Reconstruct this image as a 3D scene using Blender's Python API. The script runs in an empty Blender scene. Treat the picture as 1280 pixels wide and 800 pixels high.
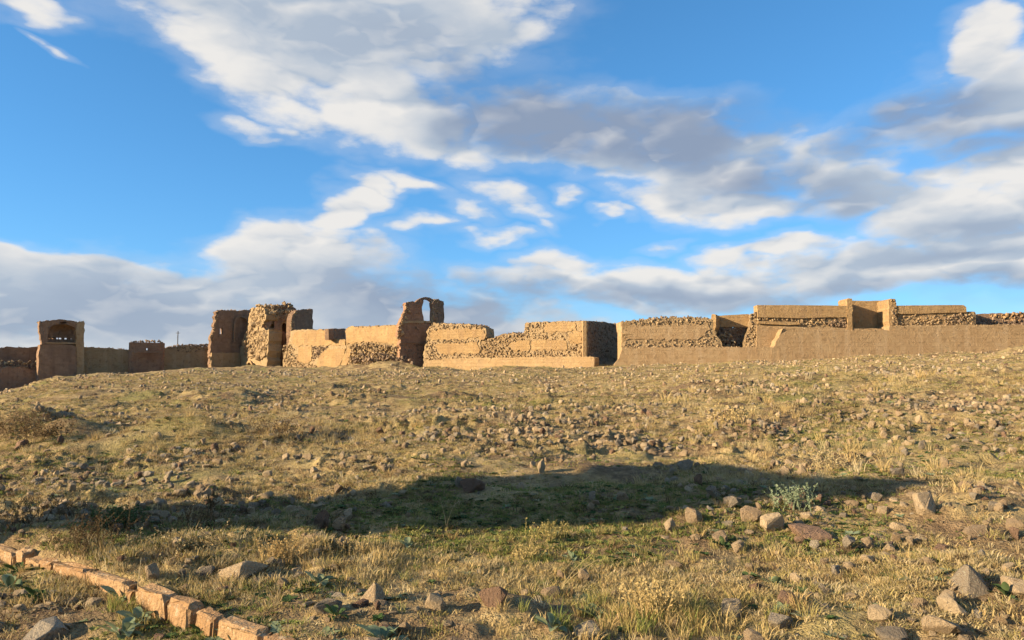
import bpy, bmesh, math, random
import numpy as np
from mathutils import Vector, Matrix

random.seed(7)
rng = np.random.default_rng(11)
scene = bpy.context.scene
COL = scene.collection

# ------------------------------------------------------------------ camera
F = 931.0; HORIZON = 470.0; EYE = 1.6
PITCH = math.atan((HORIZON - 400.0) / F)
cam_d = bpy.data.cameras.new('camera')
cam = bpy.data.objects.new('camera', cam_d); COL.objects.link(cam)
cam.location = (0, 0, EYE)
cam.rotation_euler = (math.pi / 2 + PITCH, 0, 0)
cam_d.sensor_width = 36.0
cam_d.lens = 36.0 * F / 1280.0
cam_d.clip_start = 0.05; cam_d.clip_end = 8000
scene.camera = cam
CP, SP = math.cos(PITCH), math.sin(PITCH)

def ray(px, py):
    u = (px - 640.0) / F; v = (400.0 - py) / F
    return np.array([u, CP - v * SP, SP + v * CP])

def at(px, py, Y):
    d = ray(px, py)
    return np.array([0, 0, EYE]) + d * (Y / d[1])

# ------------------------------------------------------------------ sun, sky, exposure
SUN_ELEV = math.radians(17.5)
SUN_BACK = math.radians(18.0)            # how far behind the picture plane the sun stands, on the left
SUN = np.array([-math.cos(SUN_BACK) * math.cos(SUN_ELEV), -math.sin(SUN_BACK) * math.cos(SUN_ELEV), math.sin(SUN_ELEV)])
sun_d = bpy.data.lights.new('sun', 'SUN')
sun_d.energy = 5.0; sun_d.angle = math.radians(0.53); sun_d.color = (1.0, 0.79, 0.53)
sun = bpy.data.objects.new('sun', sun_d); COL.objects.link(sun)
sun.rotation_euler = Vector(SUN).to_track_quat('Z', 'Y').to_euler()
sun.location = (-60, -20, 40)
scene.view_settings.view_transform = 'Standard'
scene.view_settings.look = 'None'
scene.view_settings.exposure = 1.33
scene.view_settings.gamma = 1.0
scene.view_settings.use_curve_mapping = False
SKY_STRENGTH = 0.125
scene.cycles.max_bounces = 4; scene.cycles.diffuse_bounces = 2; scene.cycles.glossy_bounces = 1; scene.cycles.transmission_bounces = 2
scene.cycles.use_adaptive_sampling = True; scene.cycles.adaptive_threshold = 0.02; scene.cycles.adaptive_min_samples = 8
scene.cycles.use_denoising = True

class NT:
    """small helper for node trees"""
    def __init__(self, tree): self.t = tree
    def n(self, typ, **kw):
        nd = self.t.nodes.new(typ)
        for k, v in kw.items():
            if k == 'ins':
                for a, b in v.items():
                    if isinstance(b, bpy.types.NodeSocket): self.t.links.new(b, nd.inputs[a])
                    else: nd.inputs[a].default_value = b
            else: setattr(nd, k, v)
        return nd
    def m(self, op, a, b=None, c=None, clamp=False):
        nd = self.t.nodes.new('ShaderNodeMath'); nd.operation = op; nd.use_clamp = clamp
        for i, v in enumerate((a, b, c)):
            if v is None: continue
            if isinstance(v, bpy.types.NodeSocket): self.t.links.new(v, nd.inputs[i])
            else: nd.inputs[i].default_value = v
        return nd.outputs[0]
    def vm(self, op, a, b=None):
        nd = self.t.nodes.new('ShaderNodeVectorMath'); nd.operation = op
        for i, v in enumerate((a, b)):
            if v is None: continue
            if isinstance(v, bpy.types.NodeSocket): self.t.links.new(v, nd.inputs[i])
            elif op == 'SCALE' and i == 1: nd.inputs['Scale'].default_value = v
            else: nd.inputs[i].default_value = v
        return nd.outputs[0]
    def mix(self, fac, a, b, blend='MIX'):
        nd = self.t.nodes.new('ShaderNodeMix'); nd.data_type = 'RGBA'; nd.blend_type = blend
        for i, v in ((0, fac), (6, a), (7, b)):
            if isinstance(v, bpy.types.NodeSocket): self.t.links.new(v, nd.inputs[i])
            else: nd.inputs[i].default_value = v if i == 0 else (tuple(v) + (1,))[:4]
        return nd.outputs[2]
    def noise(self, vec, scale, detail=4, rough=0.55, dist=0.0, dim='3D', color=False):
        nd = self.t.nodes.new('ShaderNodeTexNoise'); nd.noise_dimensions = dim
        if vec is not None: self.t.links.new(vec, nd.inputs['Vector'])
        nd.inputs['Scale'].default_value = scale; nd.inputs['Detail'].default_value = detail
        nd.inputs['Roughness'].default_value = rough; nd.inputs['Distortion'].default_value = dist
        return nd.outputs['Color' if color else 'Fac']
    def ramp(self, fac, lo, hi, smooth=True):
        nd = self.t.nodes.new('ShaderNodeMapRange')
        nd.interpolation_type = 'SMOOTHSTEP' if smooth else 'LINEAR'
        self.t.links.new(fac, nd.inputs[0])
        nd.inputs[1].default_value = lo; nd.inputs[2].default_value = hi
        return nd.outputs[0]

BILLOW = 0.22; RELIEF = 0.5
def build_world():
    w = bpy.data.worlds.new('World'); scene.world = w; w.use_nodes = True
    t = w.node_tree; t.nodes.clear(); N = NT(t)
    sky = N.n('ShaderNodeTexSky', sky_type='NISHITA', sun_disc=False, sun_elevation=SUN_ELEV,
              sun_rotation=math.atan2(SUN[0], SUN[1]), altitude=1400.0, air_density=0.8, dust_density=0.0, ozone_density=4.0)
    hsv = N.n('ShaderNodeHueSaturation', ins={'Hue': 0.489, 'Saturation': 1.10, 'Value': 0.95, 'Color': sky.outputs[0]})
    lum = N.n('ShaderNodeRGBToBW', ins={0: hsv.outputs[0]}).outputs[0]
    sky_col = N.vm('SCALE', hsv.outputs[0]); t.links.new(N.m('DIVIDE', 1.12, N.m('MULTIPLY_ADD', lum, 0.26, 1.0)), sky_col.node.inputs['Scale'])   # keeps the bright horizon from burning out
    g = N.n('ShaderNodeTexCoord').outputs['Generated']
    d = N.vm('NORMALIZE', g)
    sep = N.n('ShaderNodeSeparateXYZ', ins={0: d})
    az = N.m('ARCTAN2', sep.outputs[0], sep.outputs[1])
    el = N.m('ARCSINE', sep.outputs[2])
    p = N.n('ShaderNodeCombineXYZ', ins={0: az, 1: el, 2: 1.0}).outputs[0]
    # stretched direction for the cloud noise: layers flatten towards the horizon
    st = N.n('ShaderNodeCombineXYZ', ins={0: sep.outputs[0], 1: sep.outputs[1], 2: N.m('MULTIPLY', sep.outputs[2], 2.3)}).outputs[0]
    w1 = N.vm('SUBTRACT', N.noise(st, 5.0, 1, 0.55, color=True), (0.5, 0.5, 0.5))
    w2 = N.vm('SUBTRACT', N.noise(st, 19.0, 2, 0.5, color=True), (0.5, 0.5, 0.5))
    pw = N.vm('ADD', p, N.vm('ADD', N.vm('MULTIPLY', w1, (0.16, 0.08, 0.0)), N.vm('MULTIPLY', w2, (0.05, 0.034, 0.0))))

    def blob_params(cx, cy, rx, ry, rot):
        def ae(x, y):
            q = ray(x, y); q = q / np.linalg.norm(q)
            return math.atan2(q[0], q[1]), math.asin(q[2])
        a0, e0 = ae(cx, cy)
        sx = abs(ae(cx + 10, cy)[0] - ae(cx - 10, cy)[0]) / 20 * rx
        sy = abs(ae(cx, cy - 10)[1] - ae(cx, cy + 10)[1]) / 20 * ry
        return a0, e0, sx, sy, math.radians(-rot)
    def field(blobs, vec, k=0.12):
        acc = None
        for cx, cy, rx, ry, rot, wt in blobs:
            a0, e0, sx, sy, r = blob_params(cx, cy, rx, ry, rot)
            if abs(rot) < 3:
                q = N.n('ShaderNodeVectorMath', operation='MULTIPLY_ADD', ins={0: vec, 1: (1 / sx, 1 / sy, 0), 2: (-a0 / sx, -e0 / sy, 0)}).outputs[0]
                r2 = N.n('ShaderNodeVectorMath', operation='DOT_PRODUCT', ins={0: q, 1: q}).outputs['Value']
            else:
                c, s_ = math.cos(r), math.sin(r)
                qx = N.n('ShaderNodeVectorMath', operation='DOT_PRODUCT', ins={0: vec, 1: (c / sx, s_ / sx, -(c * a0 + s_ * e0) / sx)}).outputs['Value']
                qy = N.n('ShaderNodeVectorMath', operation='DOT_PRODUCT', ins={0: vec, 1: (-s_ / sy, c / sy, -(-s_ * a0 + c * e0) / sy)}).outputs['Value']
                r2 = N.m('MULTIPLY_ADD', qx, qx, N.m('MULTIPLY', qy, qy))
            v = N.m('MULTIPLY_ADD', r2, -wt * .8, wt * .8)          # positive inside the ellipse, negative outside
            if acc is None: acc = v
            else: acc = N.m('SMOOTH_MAX', acc, v, k)
        return acc
    # where the clouds of the photograph stand: (pixel x, y, radii, tilt, weight), turned into directions
    body = [
        (430, 30, 280, 100, 4, 1.2), (265, 25, 120, 60, 10, 1), (330, 95, 120, 60, 20, .9), (610, 30, 120, 80, -8, .9), (480, 130, 120, 70, 20, 1),
        (560, 175, 100, 46, 18, 1), (690, 165, 165, 58, 4, 1.2), (810, 170, 140, 58, 5, 1.2), (910, 200, 140, 54, 8, 1.1),
        (1045, 205, 75, 55, -20, .9), (840, 242, 75, 26, 4, .9), (960, 252, 150, 30, 4, 1), (1060, 235, 90, 44, 0, 1),
        (1250, 55, 66, 56, 0, 1), (1190, 130, 130, 60, -15, 1), (1310, 120, 110, 80, 0, 1),
        (1240, 215, 120, 42, -8, 1.1), (1200, 264, 170, 48, -6, 1.2), (1260, 315, 230, 64, -4, 1.4), (1110, 335, 250, 44, -4, 1.2), (1215, 185, 60, 18, 0, .7),
        (950, 320, 150, 17, -3, .8), (850, 354, 260, 30, -2, 1.1), (700, 360, 170, 32, -2, .9), (1010, 362, 130, 26, 0, .8),
        (120, 378, 420, 62, 1, 1.3), (60, 328, 230, 18, 3, 1), (370, 350, 150, 70, -8, 1.2), (460, 385, 170, 66, 10, 1.1), (600, 405, 160, 44, 6, 1.0),
        (335, 312, 95, 42, -14, 1), (440, 240, 50, 27, -8, .9), (402, 264, 48, 24, -10, .9), (500, 230, 60, 13, 14, .7),
        (640, 256, 62, 17, 16, .52), (686, 286, 26, 10, 22, .42), (575, 268, 36, 13, 18, .5), (520, 283, 44, 11, 4, .48), (715, 248, 26, 8, 4, .6), (770, 262, 22, 8, 0, .6),
        (620, 302, 60, 9, 0, .5), (840, 300, 40, 8, -4, .5), (700, 335, 90, 18, -4, .8),
        (40, 4, 90, 22, 6, .8), (66, 55, 16, 8, 40, .32), (86, 75, 18, 6, 20, .3), (310, 158, 70, 14, 2, .6), (230, 405, 520, 48, 0, 1.4), (610, 410, 240, 40, 3, 1.2),
    ]
    shade = [
        (500, 45, 220, 80, 6, .6), (350, 10, 150, 40, 0, .45), (700, 160, 200, 56, 3, 1.5), (840, 165, 160, 55, 5, 1.4), (950, 215, 150, 40, 8, 1.1), (1050, 245, 90, 40, 0, .8), (640, 110, 120, 60, 20, .9),
        (1150, 145, 150, 55, -12, 1.2), (1240, 170, 130, 40, 0, 1), (1220, 275, 150, 26, -4, .7), (1180, 318, 220, 22, -4, .7), (1260, 365, 260, 28, -3, .9),
        (100, 388, 480, 60, 1, .75), (520, 385, 220, 60, 6, .9), (640, 378, 200, 26, -2, .8), (830, 362, 220, 16, -2, .8), (1000, 372, 200, 20, 0, .8),
    ]
    dens = field(body, pw)
    shd = field(shade, pw, 0.2)
    # outside the picture the sky goes on with clouds of the same kind and cover
    az2 = N.m('ABSOLUTE', az)
    out = N.m('MAXIMUM', N.ramp(az2, 0.66, 1.05), N.ramp(el, 0.50, 0.85))
    gen = N.m('MULTIPLY_ADD', N.noise(st, 2.1, 2, 0.5), 4.2, -2.05)
    genshade = N.m('MULTIPLY_ADD', N.noise(st, 3.1, 1, 0.5), 4.0, -1.9)
    fb = N.noise(st, 11.0, 7, 0.585)
    def billow(v, det):
        nd = N.n('ShaderNodeTexNoise', noise_type='RIDGED_MULTIFRACTAL', ins={'Vector': v, 'Scale': 9.0, 'Detail': det, 'Roughness': 0.5, 'Lacunarity': 2.1, 'Offset': 0.9, 'Gain': 1.4})
        nd.normalize = False
        return nd.outputs['Fac']
    stw = N.vm('ADD', st, N.vm('MULTIPLY', w2, (0.05, 0.05, 0.05)))
    bl = billow(stw, 4.0)
    bl2 = billow(N.vm('ADD', stw, tuple(0.016 * (SUN[0], SUN[1], SUN[2] + .45)[i] * (1, 1, 2.3)[i] for i in range(3))), 2.0)
    k = 1.0 / (SKY_STRENGTH * 2 ** scene.view_settings.exposure)
    def clouds(mixd, mixs):
        soft = N.ramp(mixs, 0.1, 0.9)
        dd = N.m('ADD', mixd, N.m('MULTIPLY', N.m('SUBTRACT', fb, 0.5), 1.3))
        dd = N.m('SUBTRACT', dd, N.m('MULTIPLY_ADD', N.m('SUBTRACT', bl, 0.95), BILLOW, 0.13))
        hi = N.m('MULTIPLY_ADD', soft, 0.34, 0.52)
        alpha = N.n('ShaderNodeMapRange', interpolation_type='SMOOTHSTEP', ins={0: dd, 1: -0.12, 2: hi}).outputs[0]
        thin = N.m('MULTIPLY', N.ramp(dd, -0.7, 0.3), 0.22)
        alpha = N.m('MAXIMUM', alpha, thin)
        relief = N.m('MULTIPLY', N.m('SUBTRACT', bl, bl2), RELIEF)   # side of a billow turned to the sun
        gs = N.m('ADD', mixs, N.m('MULTIPLY', N.m('SUBTRACT', fb, 0.5), 0.9))
        gs = N.m('ADD', N.ramp(gs, -0.75, 0.75), relief, clamp=True)
        white = (0.87 * k, 0.845 * k, 0.81 * k)
        deep = N.ramp(mixs, 0.2, 0.95)
        grey = N.mix(deep, (0.46 * k, 0.535 * k, 0.635 * k), (0.28 * k, 0.35 * k, 0.48 * k))
        col = N.mix(N.m('MULTIPLY', alpha, 0.97), sky_col, N.mix(gs, white, grey))
        return N.n('ShaderNodeBackground', ins={0: col, 1: SKY_STRENGTH}).outputs[0]
    bg = N.n('ShaderNodeMixShader', ins={0: out, 1: clouds(dens, shd), 2: clouds(gen, genshade)})
    o = N.n('ShaderNodeOutputWorld'); t.links.new(bg.outputs[0], o.inputs[0])
    w.cycles.sampling_method = 'NONE'
build_world()

# ------------------------------------------------------------------ noise in numpy
def _hash(ix, iy, seed):
    h = (ix.astype(np.int64) * 374761393 + iy.astype(np.int64) * 668265263 + seed * 1442695041) & 0xffffffff
    h = ((h ^ (h >> 13)) * 1274126177) & 0xffffffff
    h = (h ^ (h >> 16)) & 0xffffffff
    return h / 4294967295.0
def vnoise(x, y, seed=0):
    ix = np.floor(x); iy = np.floor(y); fx = x - ix; fy = y - iy
    fx = fx * fx * fx * (fx * (fx * 6 - 15) + 10); fy = fy * fy * fy * (fy * (fy * 6 - 15) + 10)
    a = _hash(ix, iy, seed); b = _hash(ix + 1, iy, seed); c = _hash(ix, iy + 1, seed); d = _hash(ix + 1, iy + 1, seed)
    return (a * (1 - fx) + b * fx) * (1 - fy) + (c * (1 - fx) + d * fx) * fy
def fbm(x, y, seed=0, octv=4, gain=0.5):
    s = 0; amp = 1; tot = 0; ca, sa = math.cos(0.6), math.sin(0.6)
    for o in range(octv):
        s = s + amp * vnoise(x, y, seed + o * 17); tot += amp; amp *= gain
        x, y = (x * ca - y * sa) * 2.03 + 11.3, (x * sa + y * ca) * 2.03 + 5.7
    return s / tot

# ------------------------------------------------------------------ terrain height
_foot = np.array([  # column a = x / y, depth of the wall foot, height of the ground there
    (-1.3, 110, -2.0), (-.80, 118, -1.5), (-.69, 122, -.9), (-.60, 125, 1.3), (-.51, 131, 1.9), (-.42, 138, 3.1), (-.33, 135, 2.5), (-.215, 124, 2.6),
    (-.107, 115, 2.5), (.107, 104, 2.65), (.15, 102, 2.9), (.28, 100, 3.4), (.44, 100, 3.75), (.58, 100, 4.25), (.69, 100, 4.9), (.85, 100, 5.6), (1.3, 100, 6.2)])
MOUNDS = []      # x, y, rx, ry, h
KERB = None
def smooth(t): t = np.clip(t, 0, 1); return t * t * (3 - 2 * t)
def Zraw(x, y):
    x = np.asarray(x, float); y = np.asarray(y, float)
    a = np.clip(x / np.maximum(y, 1.0), -1.3, 1.3)
    yw = np.interp(a, _foot[:, 0], _foot[:, 1]); h = np.interp(a, _foot[:, 0], _foot[:, 2])
    g = np.clip((y - 3.0) / (yw - 3.0), 0, 1.15)
    return h * g
def Z(x, y, fine=True):
    x = np.asarray(x, float); y = np.asarray(y, float)
    r = np.hypot(x, y)
    z = Zraw(x, y)
    near = np.clip((r - 2.0) / 12.0, 0.12, 1)
    z = z + (fbm(x / 16 + 3, y / 16 + 9, 5, 3) - .5) * 1.15 * smooth((r - 8) / 30)
    z = z + (fbm(x / 4.5, y / 4.5, 21, 3) - .5) * 0.60 * near
    z = z + (fbm(x / 1.1, y / 1.1, 33, 3) - .5) * 0.24 * np.clip((r - 1) / 8, .4, 1)
    if fine:
        rough = smooth((fbm(x / 2.2, y / 2.2, 43, 2) - .35) / .3)
        z = z + (fbm(x / .28, y / .28, 47, 3) - .5) * (0.06 + .10 * rough)
        c = fbm(x / .21 + 9, y / .21, 52, 2)
        z = z + .085 * rough * np.clip((c - .54) / .25, 0, 1) * np.clip((r - 4) / 7, .15, 1.5)      # clods and half-buried stones
    for mx, my, rx, ry, h in MOUNDS:
        q = ((x - mx) / rx) ** 2 + ((y - my) / ry) ** 2
        z = z + h * np.exp(-q) * (1 if h < .6 else (0.8 + .4 * vnoise(x / (rx * .3), y / (ry * .3), 77)))
    if KERB is not None:
        (x0, y0), (x1, y1) = KERB
        tx, ty = x1 - x0, y1 - y0; L = math.hypot(tx, ty); tx /= L; ty /= L
        s = (x - x0) * ty * -1 + (y - y0) * tx         # distance behind the kerb
        u = (x - x0) * tx + (y - y0) * ty
        z = z + 0.11 * smooth((s + 0.0) / 0.14) * (1 - smooth((s - .5) / 2.0)) * smooth((u + 2.5) / 1) * (1 - smooth((u - L - .3) / 1.5))
    return z
def hit(px, py, ymin=2.5, ymax=160):
    d = ray(px, py); d = d / d[1]
    ys = np.geomspace(ymin, ymax, 900)
    zz = Z(d[0] * ys, ys, False) - (EYE + d[2] * ys)
    i = np.argmax(zz > 0)
    if zz[i] <= 0: i = len(ys) - 1
    y = ys[i]
    return np.array([d[0] * y, y, float(Z(d[0] * y, y, False))])
def mound(px, py, h, rx, ry=None, Y=None):
    q = hit(px, py) if Y is None else at(px, py, Y)
    MOUNDS.append((q[0], q[1], rx, ry or rx, h))
Z0 = float(Z(np.array([0.0]), np.array([0.0]))[0])
mound(95, 474, .45, 7, 6, Y=100); mound(60, 480, .7, 2.5, 2, Y=92); mound(130, 478, .5, 2, 2, Y=88); mound(18, 552, .85, 1.5, 1.1); mound(80, 545, .42, .9, .8); mound(205, 548, .40, .8, .6); mound(255, 545, .25, .6, .6); mound(290, 500, .5, 1.6, 2.5); mound(420, 500, .4, 2.0, 2.0); mound(150, 560, .22, .9, .6); mound(560, 500, .4, 1.5, 1.2); mound(130, 500, .5, 4, 3)
mound(330, 470, .7, 6, 4, Y=118); mound(490, 462, 1.3, 5.5, 4, Y=113); mound(440, 462, .8, 5, 3, Y=117); mound(545, 470, .7, 5, 3, Y=92); mound(330, 545, .25, 1.2, 1)
mound(640, 475, .6, 6, 3, Y=85); mound(1275, 440, 1.1, 4, 3, Y=92); mound(690, 505, .35, 3.5, 1.2); mound(520, 540, .22, 2, .8); mound(980, 520, .25, 4, 1.2)
KA, KB = hit(-60, 675), hit(400, 848, 1.5)
KERB = ((KA[0], KA[1]), (KB[0], KB[1]))

# ------------------------------------------------------------------ materials
def mat(name):
    m = bpy.data.materials.new(name); m.use_nodes = True
    t = m.node_tree; t.nodes.clear(); N = NT(t)
    o = N.n('ShaderNodeOutputMaterial'); b = N.n('ShaderNodeBsdfPrincipled')
    b.inputs['Roughness'].default_value = .95; b.inputs['Specular IOR Level'].default_value = .12
    t.links.new(b.outputs[0], o.inputs[0])
    return m, N, b
def bump(N, b, h, strength, dist):
    bp = N.n('ShaderNodeBump', ins={'Height': h, 'Strength': strength, 'Distance': dist})
    N.t.links.new(bp.outputs[0], b.inputs['Normal'])

def ground_mat():
    m, N, b = mat('dry_turf_soil')
    c = N.n('ShaderNodeTexCoord').outputs['Object']
    big = N.noise(c, .22, 4, .6); mid = N.noise(c, 1.1, 5, .62); fin = N.noise(c, 9, 5, .65); spk = N.noise(c, 38, 3, .6)
    earth = N.noise(N.vm('ADD', c, (31.0, 7.0, 0.0)), .42, 5, .66)
    col = N.mix(N.ramp(mid, .40, .60), (.205, .14, .07), (.40, .295, .135))
    col = N.mix(N.ramp(big, .50, .66), col, (.225, .20, .07))
    col = N.mix(N.m('MULTIPLY', N.ramp(fin, .5, .7), .6), col, (.48, .375, .185))
    col = N.mix(N.m('MULTIPLY', N.ramp(earth, .50, .60), .85), col, N.mix(N.ramp(fin, .4, .65), (.125, .082, .047), (.25, .17, .095)))
    col = N.mix(N.m('MULTIPLY', N.ramp(spk, .54, .70), .6), col, (.075, .055, .032))
    vor = N.n('ShaderNodeTexVoronoi', ins={'Vector': c, 'Scale': 6.5, 'Randomness': 1.0})
    pe = N.m('MULTIPLY', N.ramp(vor.outputs['Distance'], .17, .10), N.ramp(N.noise(c, .9, 2, .5), .5, .6))
    col = N.mix(N.m('MULTIPLY', pe, .8), col, (.36, .30, .215))
    N.t.links.new(col, b.inputs['Base Color'])
    h = N.m('ADD', N.m('MULTIPLY', fin, .6), N.m('MULTIPLY', spk, .35)); h = N.m('ADD', h, N.m('MULTIPLY', pe, .5))
    bump(N, b, h, 1.0, .13)
    return m

def stone_mat(name, c1, c2, dark, scale=6.0, lichen=None, island=False):
    m, N, b = mat(name)
    tc = N.n('ShaderNodeTexCoord').outputs['Object']
    if island: rnd = N.n('ShaderNodeNewGeometry').outputs['Random Per Island']
    else: rnd = N.n('ShaderNodeObjectInfo').outputs['Random']
    off = N.vm('ADD', tc, N.n('ShaderNodeCombineXYZ', ins={0: N.m('MULTIPLY', rnd, 37.0)}).outputs[0])
    n1 = N.noise(off, scale, 5, .6); n2 = N.noise(off, scale * 5, 4, .6)
    col = N.mix(N.ramp(N.m('ADD', N.m('MULTIPLY', n1, .5), N.m('MULTIPLY', rnd, .55)), .25, .85), c1, c2)
    col = N.mix(N.m('MULTIPLY', N.ramp(n2, .52, .72), .6), col, dark)
    if lichen: col = N.mix(N.m('MULTIPLY', N.ramp(N.noise(off, scale * 1.7, 3, .6), .58, .68), .55), col, lichen)
    N.t.links.new(col, b.inputs['Base Color'])
    bump(N, b, N.m('ADD', n1, N.m('MULTIPLY', n2, .45)), .8, .4 / scale)
    return m

def ashlar_mat(name, c1, c2, stain, course=.42, streak=.5, wear=.5):
    """cut-stone wall face: faint courses, rain streaks, weathered patches"""
    m, N, b = mat(name)
    uv = N.n('ShaderNodeUVMap').outputs[0]
    br = N.n('ShaderNodeTexBrick', ins={'Vector': uv, 'Scale': 1.0, 'Mortar Size': .018, 'Mortar Smooth': .5, 'Bias': 0.0, 'Brick Width': course * 1.9, 'Row Height': course,
              'Color1': (0, 0, 0, 1), 'Color2': (1, 1, 1, 1), 'Mortar': (.5, .5, .5, 1)})
    bsep = N.n('ShaderNodeSeparateColor', ins={0: br.outputs['Color']}).outputs[0]
    big = N.noise(uv, .28, 5, .62); mid = N.noise(uv, 1.6, 5, .65); fin = N.noise(uv, 7, 4, .65)
    sx = N.n('ShaderNodeMapping', ins={'Vector': uv, 'Scale': (.8, .07, 1)}).outputs[0]
    stk = N.noise(sx, 1.0, 5, .65)
    f = N.m('ADD', N.m('MULTIPLY', big, .85), N.m('MULTIPLY', bsep, .15))
    col = N.mix(N.ramp(f, .3, .75), c1, c2)
    col = N.mix(N.m('MULTIPLY', N.ramp(stk, .47, .63), streak), col, stain)
    col = N.mix(N.m('MULTIPLY', N.ramp(mid, .52, .68), wear), col, tuple(x * .62 for x in c1))
    col = N.mix(N.m('MULTIPLY', br.outputs['Fac'], .16), col, tuple(x * .6 for x in c1))
    N.t.links.new(col, b.inputs['Base Color'])
    h = N.m('ADD', N.m('MULTIPLY', mid, .7), N.m('MULTIPLY', fin, .45))
    h = N.m('SUBTRACT', h, N.m('MULTIPLY', br.outputs['Fac'], .10))
    bump(N, b, h, .8, .22)
    return m

def leafy(name, cols, trans=.25, rough=.8):
    m = bpy.data.materials.new(name); m.use_nodes = True
    t = m.node_tree; t.nodes.clear(); N = NT(t)
    o = N.n('ShaderNodeOutputMaterial')
    rnd = N.n('ShaderNodeObjectInfo').outputs['Random']
    cr = N.n('ShaderNodeValToRGB', ins={0: rnd})
    e = cr.color_ramp.elements
    while len(e) < len(cols): e.new(.5)
    for i, c in enumerate(cols): e[i].position = i / (len(cols) - 1); e[i].color = tuple(c) + (1,)
    d = N.n('ShaderNodeBsdfDiffuse', ins={0: cr.outputs[0]}); tr = N.n('ShaderNodeBsdfTranslucent', ins={0: cr.outputs[0]})
    mx = N.n('ShaderNodeMixShader', ins={0: trans, 1: d.outputs[0], 2: tr.outputs[0]})
    t.links.new(mx.outputs[0], o.inputs[0])
    return m

M = {}
M['ground'] = ground_mat()
M['pale'] = stone_mat('pale_tufa_rock', (.29, .205, .12), (.47, .355, .215), (.18, .13, .08), 7, (.42, .39, .30))
M['grey'] = stone_mat('grey_basalt_rock', (.23, .185, .13), (.38, .315, .225), (.13, .105, .075), 7, (.34, .33, .24))
M['rust'] = stone_mat('reddish_tufa_rock', (.16, .10, .065), (.28, .18, .115), (.10, .065, .045), 7)
M['kerb'] = stone_mat('orange_tufa_block', (.29, .175, .085), (.37, .24, .125), (.19, .12, .07), 8, (.46, .38, .26))
M['rubble'] = stone_mat('rubble_stone', (.25, .175, .10), (.38, .275, .155), (.19, .13, .08), 2.2, island=True)
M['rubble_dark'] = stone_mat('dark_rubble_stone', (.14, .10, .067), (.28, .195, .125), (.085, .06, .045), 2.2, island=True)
M['core'] = stone_mat('mortar_core', (.27, .185, .095), (.34, .245, .135), (.15, .11, .07), 1.1)
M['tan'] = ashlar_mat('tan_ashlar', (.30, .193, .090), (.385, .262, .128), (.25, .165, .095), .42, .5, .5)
M['base'] = ashlar_mat('brown_base_masonry', (.30, .20, .105), (.365, .258, .14), (.41, .305, .185), .5, .5, .6)
M['plinth'] = ashlar_mat('pale_plinth_masonry', (.33, .218, .108), (.40, .282, .15), (.29, .20, .12), .5, .4, .35)
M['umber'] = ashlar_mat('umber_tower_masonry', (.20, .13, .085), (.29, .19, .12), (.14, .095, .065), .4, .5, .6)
M['red'] = ashlar_mat('red_tuff_masonry', (.25, .14, .085), (.33, .195, .115), (.17, .10, .065), .4, .4, .6)
M['dry'] = leafy('dry_straw', [(.290, .215, .111), (.465, .366, .198), (.384, .308, .152), (.535, .442, .268)])
M['gold'] = leafy('golden_grass', [(.432, .300, .126), (.528, .396, .180), (.372, .282, .120)])
M['green'] = leafy('short_green_grass', [(.115, .155, .041), (.203, .230, .061), (.284, .270, .088), (.149, .176, .054)])
M['olive'] = leafy('olive_grass', [(.260, .221, .078), (.377, .305, .117), (.195, .182, .065)])
M['brownweed'] = leafy('brown_weed', [(.10, .068, .036), (.17, .115, .06), (.13, .095, .05)])
M['leaf'] = leafy('grey_green_leaf', [(.13, .17, .085), (.21, .25, .15), (.16, .19, .10)], .2)
M['leafdark'] = leafy('dark_green_leaf', [(.05, .085, .03), (.09, .125, .05)], .2)
M['metal'] = stone_mat('weathered_metal', (.10, .10, .10), (.14, .14, .14), (.06, .06, .06), 9)

# ------------------------------------------------------------------ object helpers
def add_mesh(name, verts, faces, material, parent=None, uvs=None, smooth_=False):
    me = bpy.data.meshes.new(name)
    verts = np.asarray(verts, float)
    off = np.array(parent.location) if parent is not None else np.zeros(3)
    if parent is None and name not in ('ground',) and len(verts):
        pass
    me.from_pydata((verts - off).tolist(), [], faces)
    if uvs is not None:
        ul = me.uv_layers.new(name='UVMap')
        li = np.empty(len(me.loops), int); me.loops.foreach_get('vertex_index', li)
        ul.data.foreach_set('uv', np.asarray(uvs, float)[li].ravel())
    me.materials.append(material)
    if smooth_: me.shade_smooth()
    me.update()
    o = bpy.data.objects.new(name, me); COL.objects.link(o)
    if parent is not None: o.parent = parent
    return o
def tag(o, label=None, cat=None, group=None, kind=None):
    if label: o['label'] = label
    if cat: o['category'] = cat
    if group: o['group'] = group
    if kind: o['kind'] = kind
    return o
def empty(name, loc, label, cat, group=None):
    o = bpy.data.objects.new(name, None); o.location = tuple(float(v) for v in loc); o.empty_display_size = .3
    COL.objects.link(o); return tag(o, label, cat, group)

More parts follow.
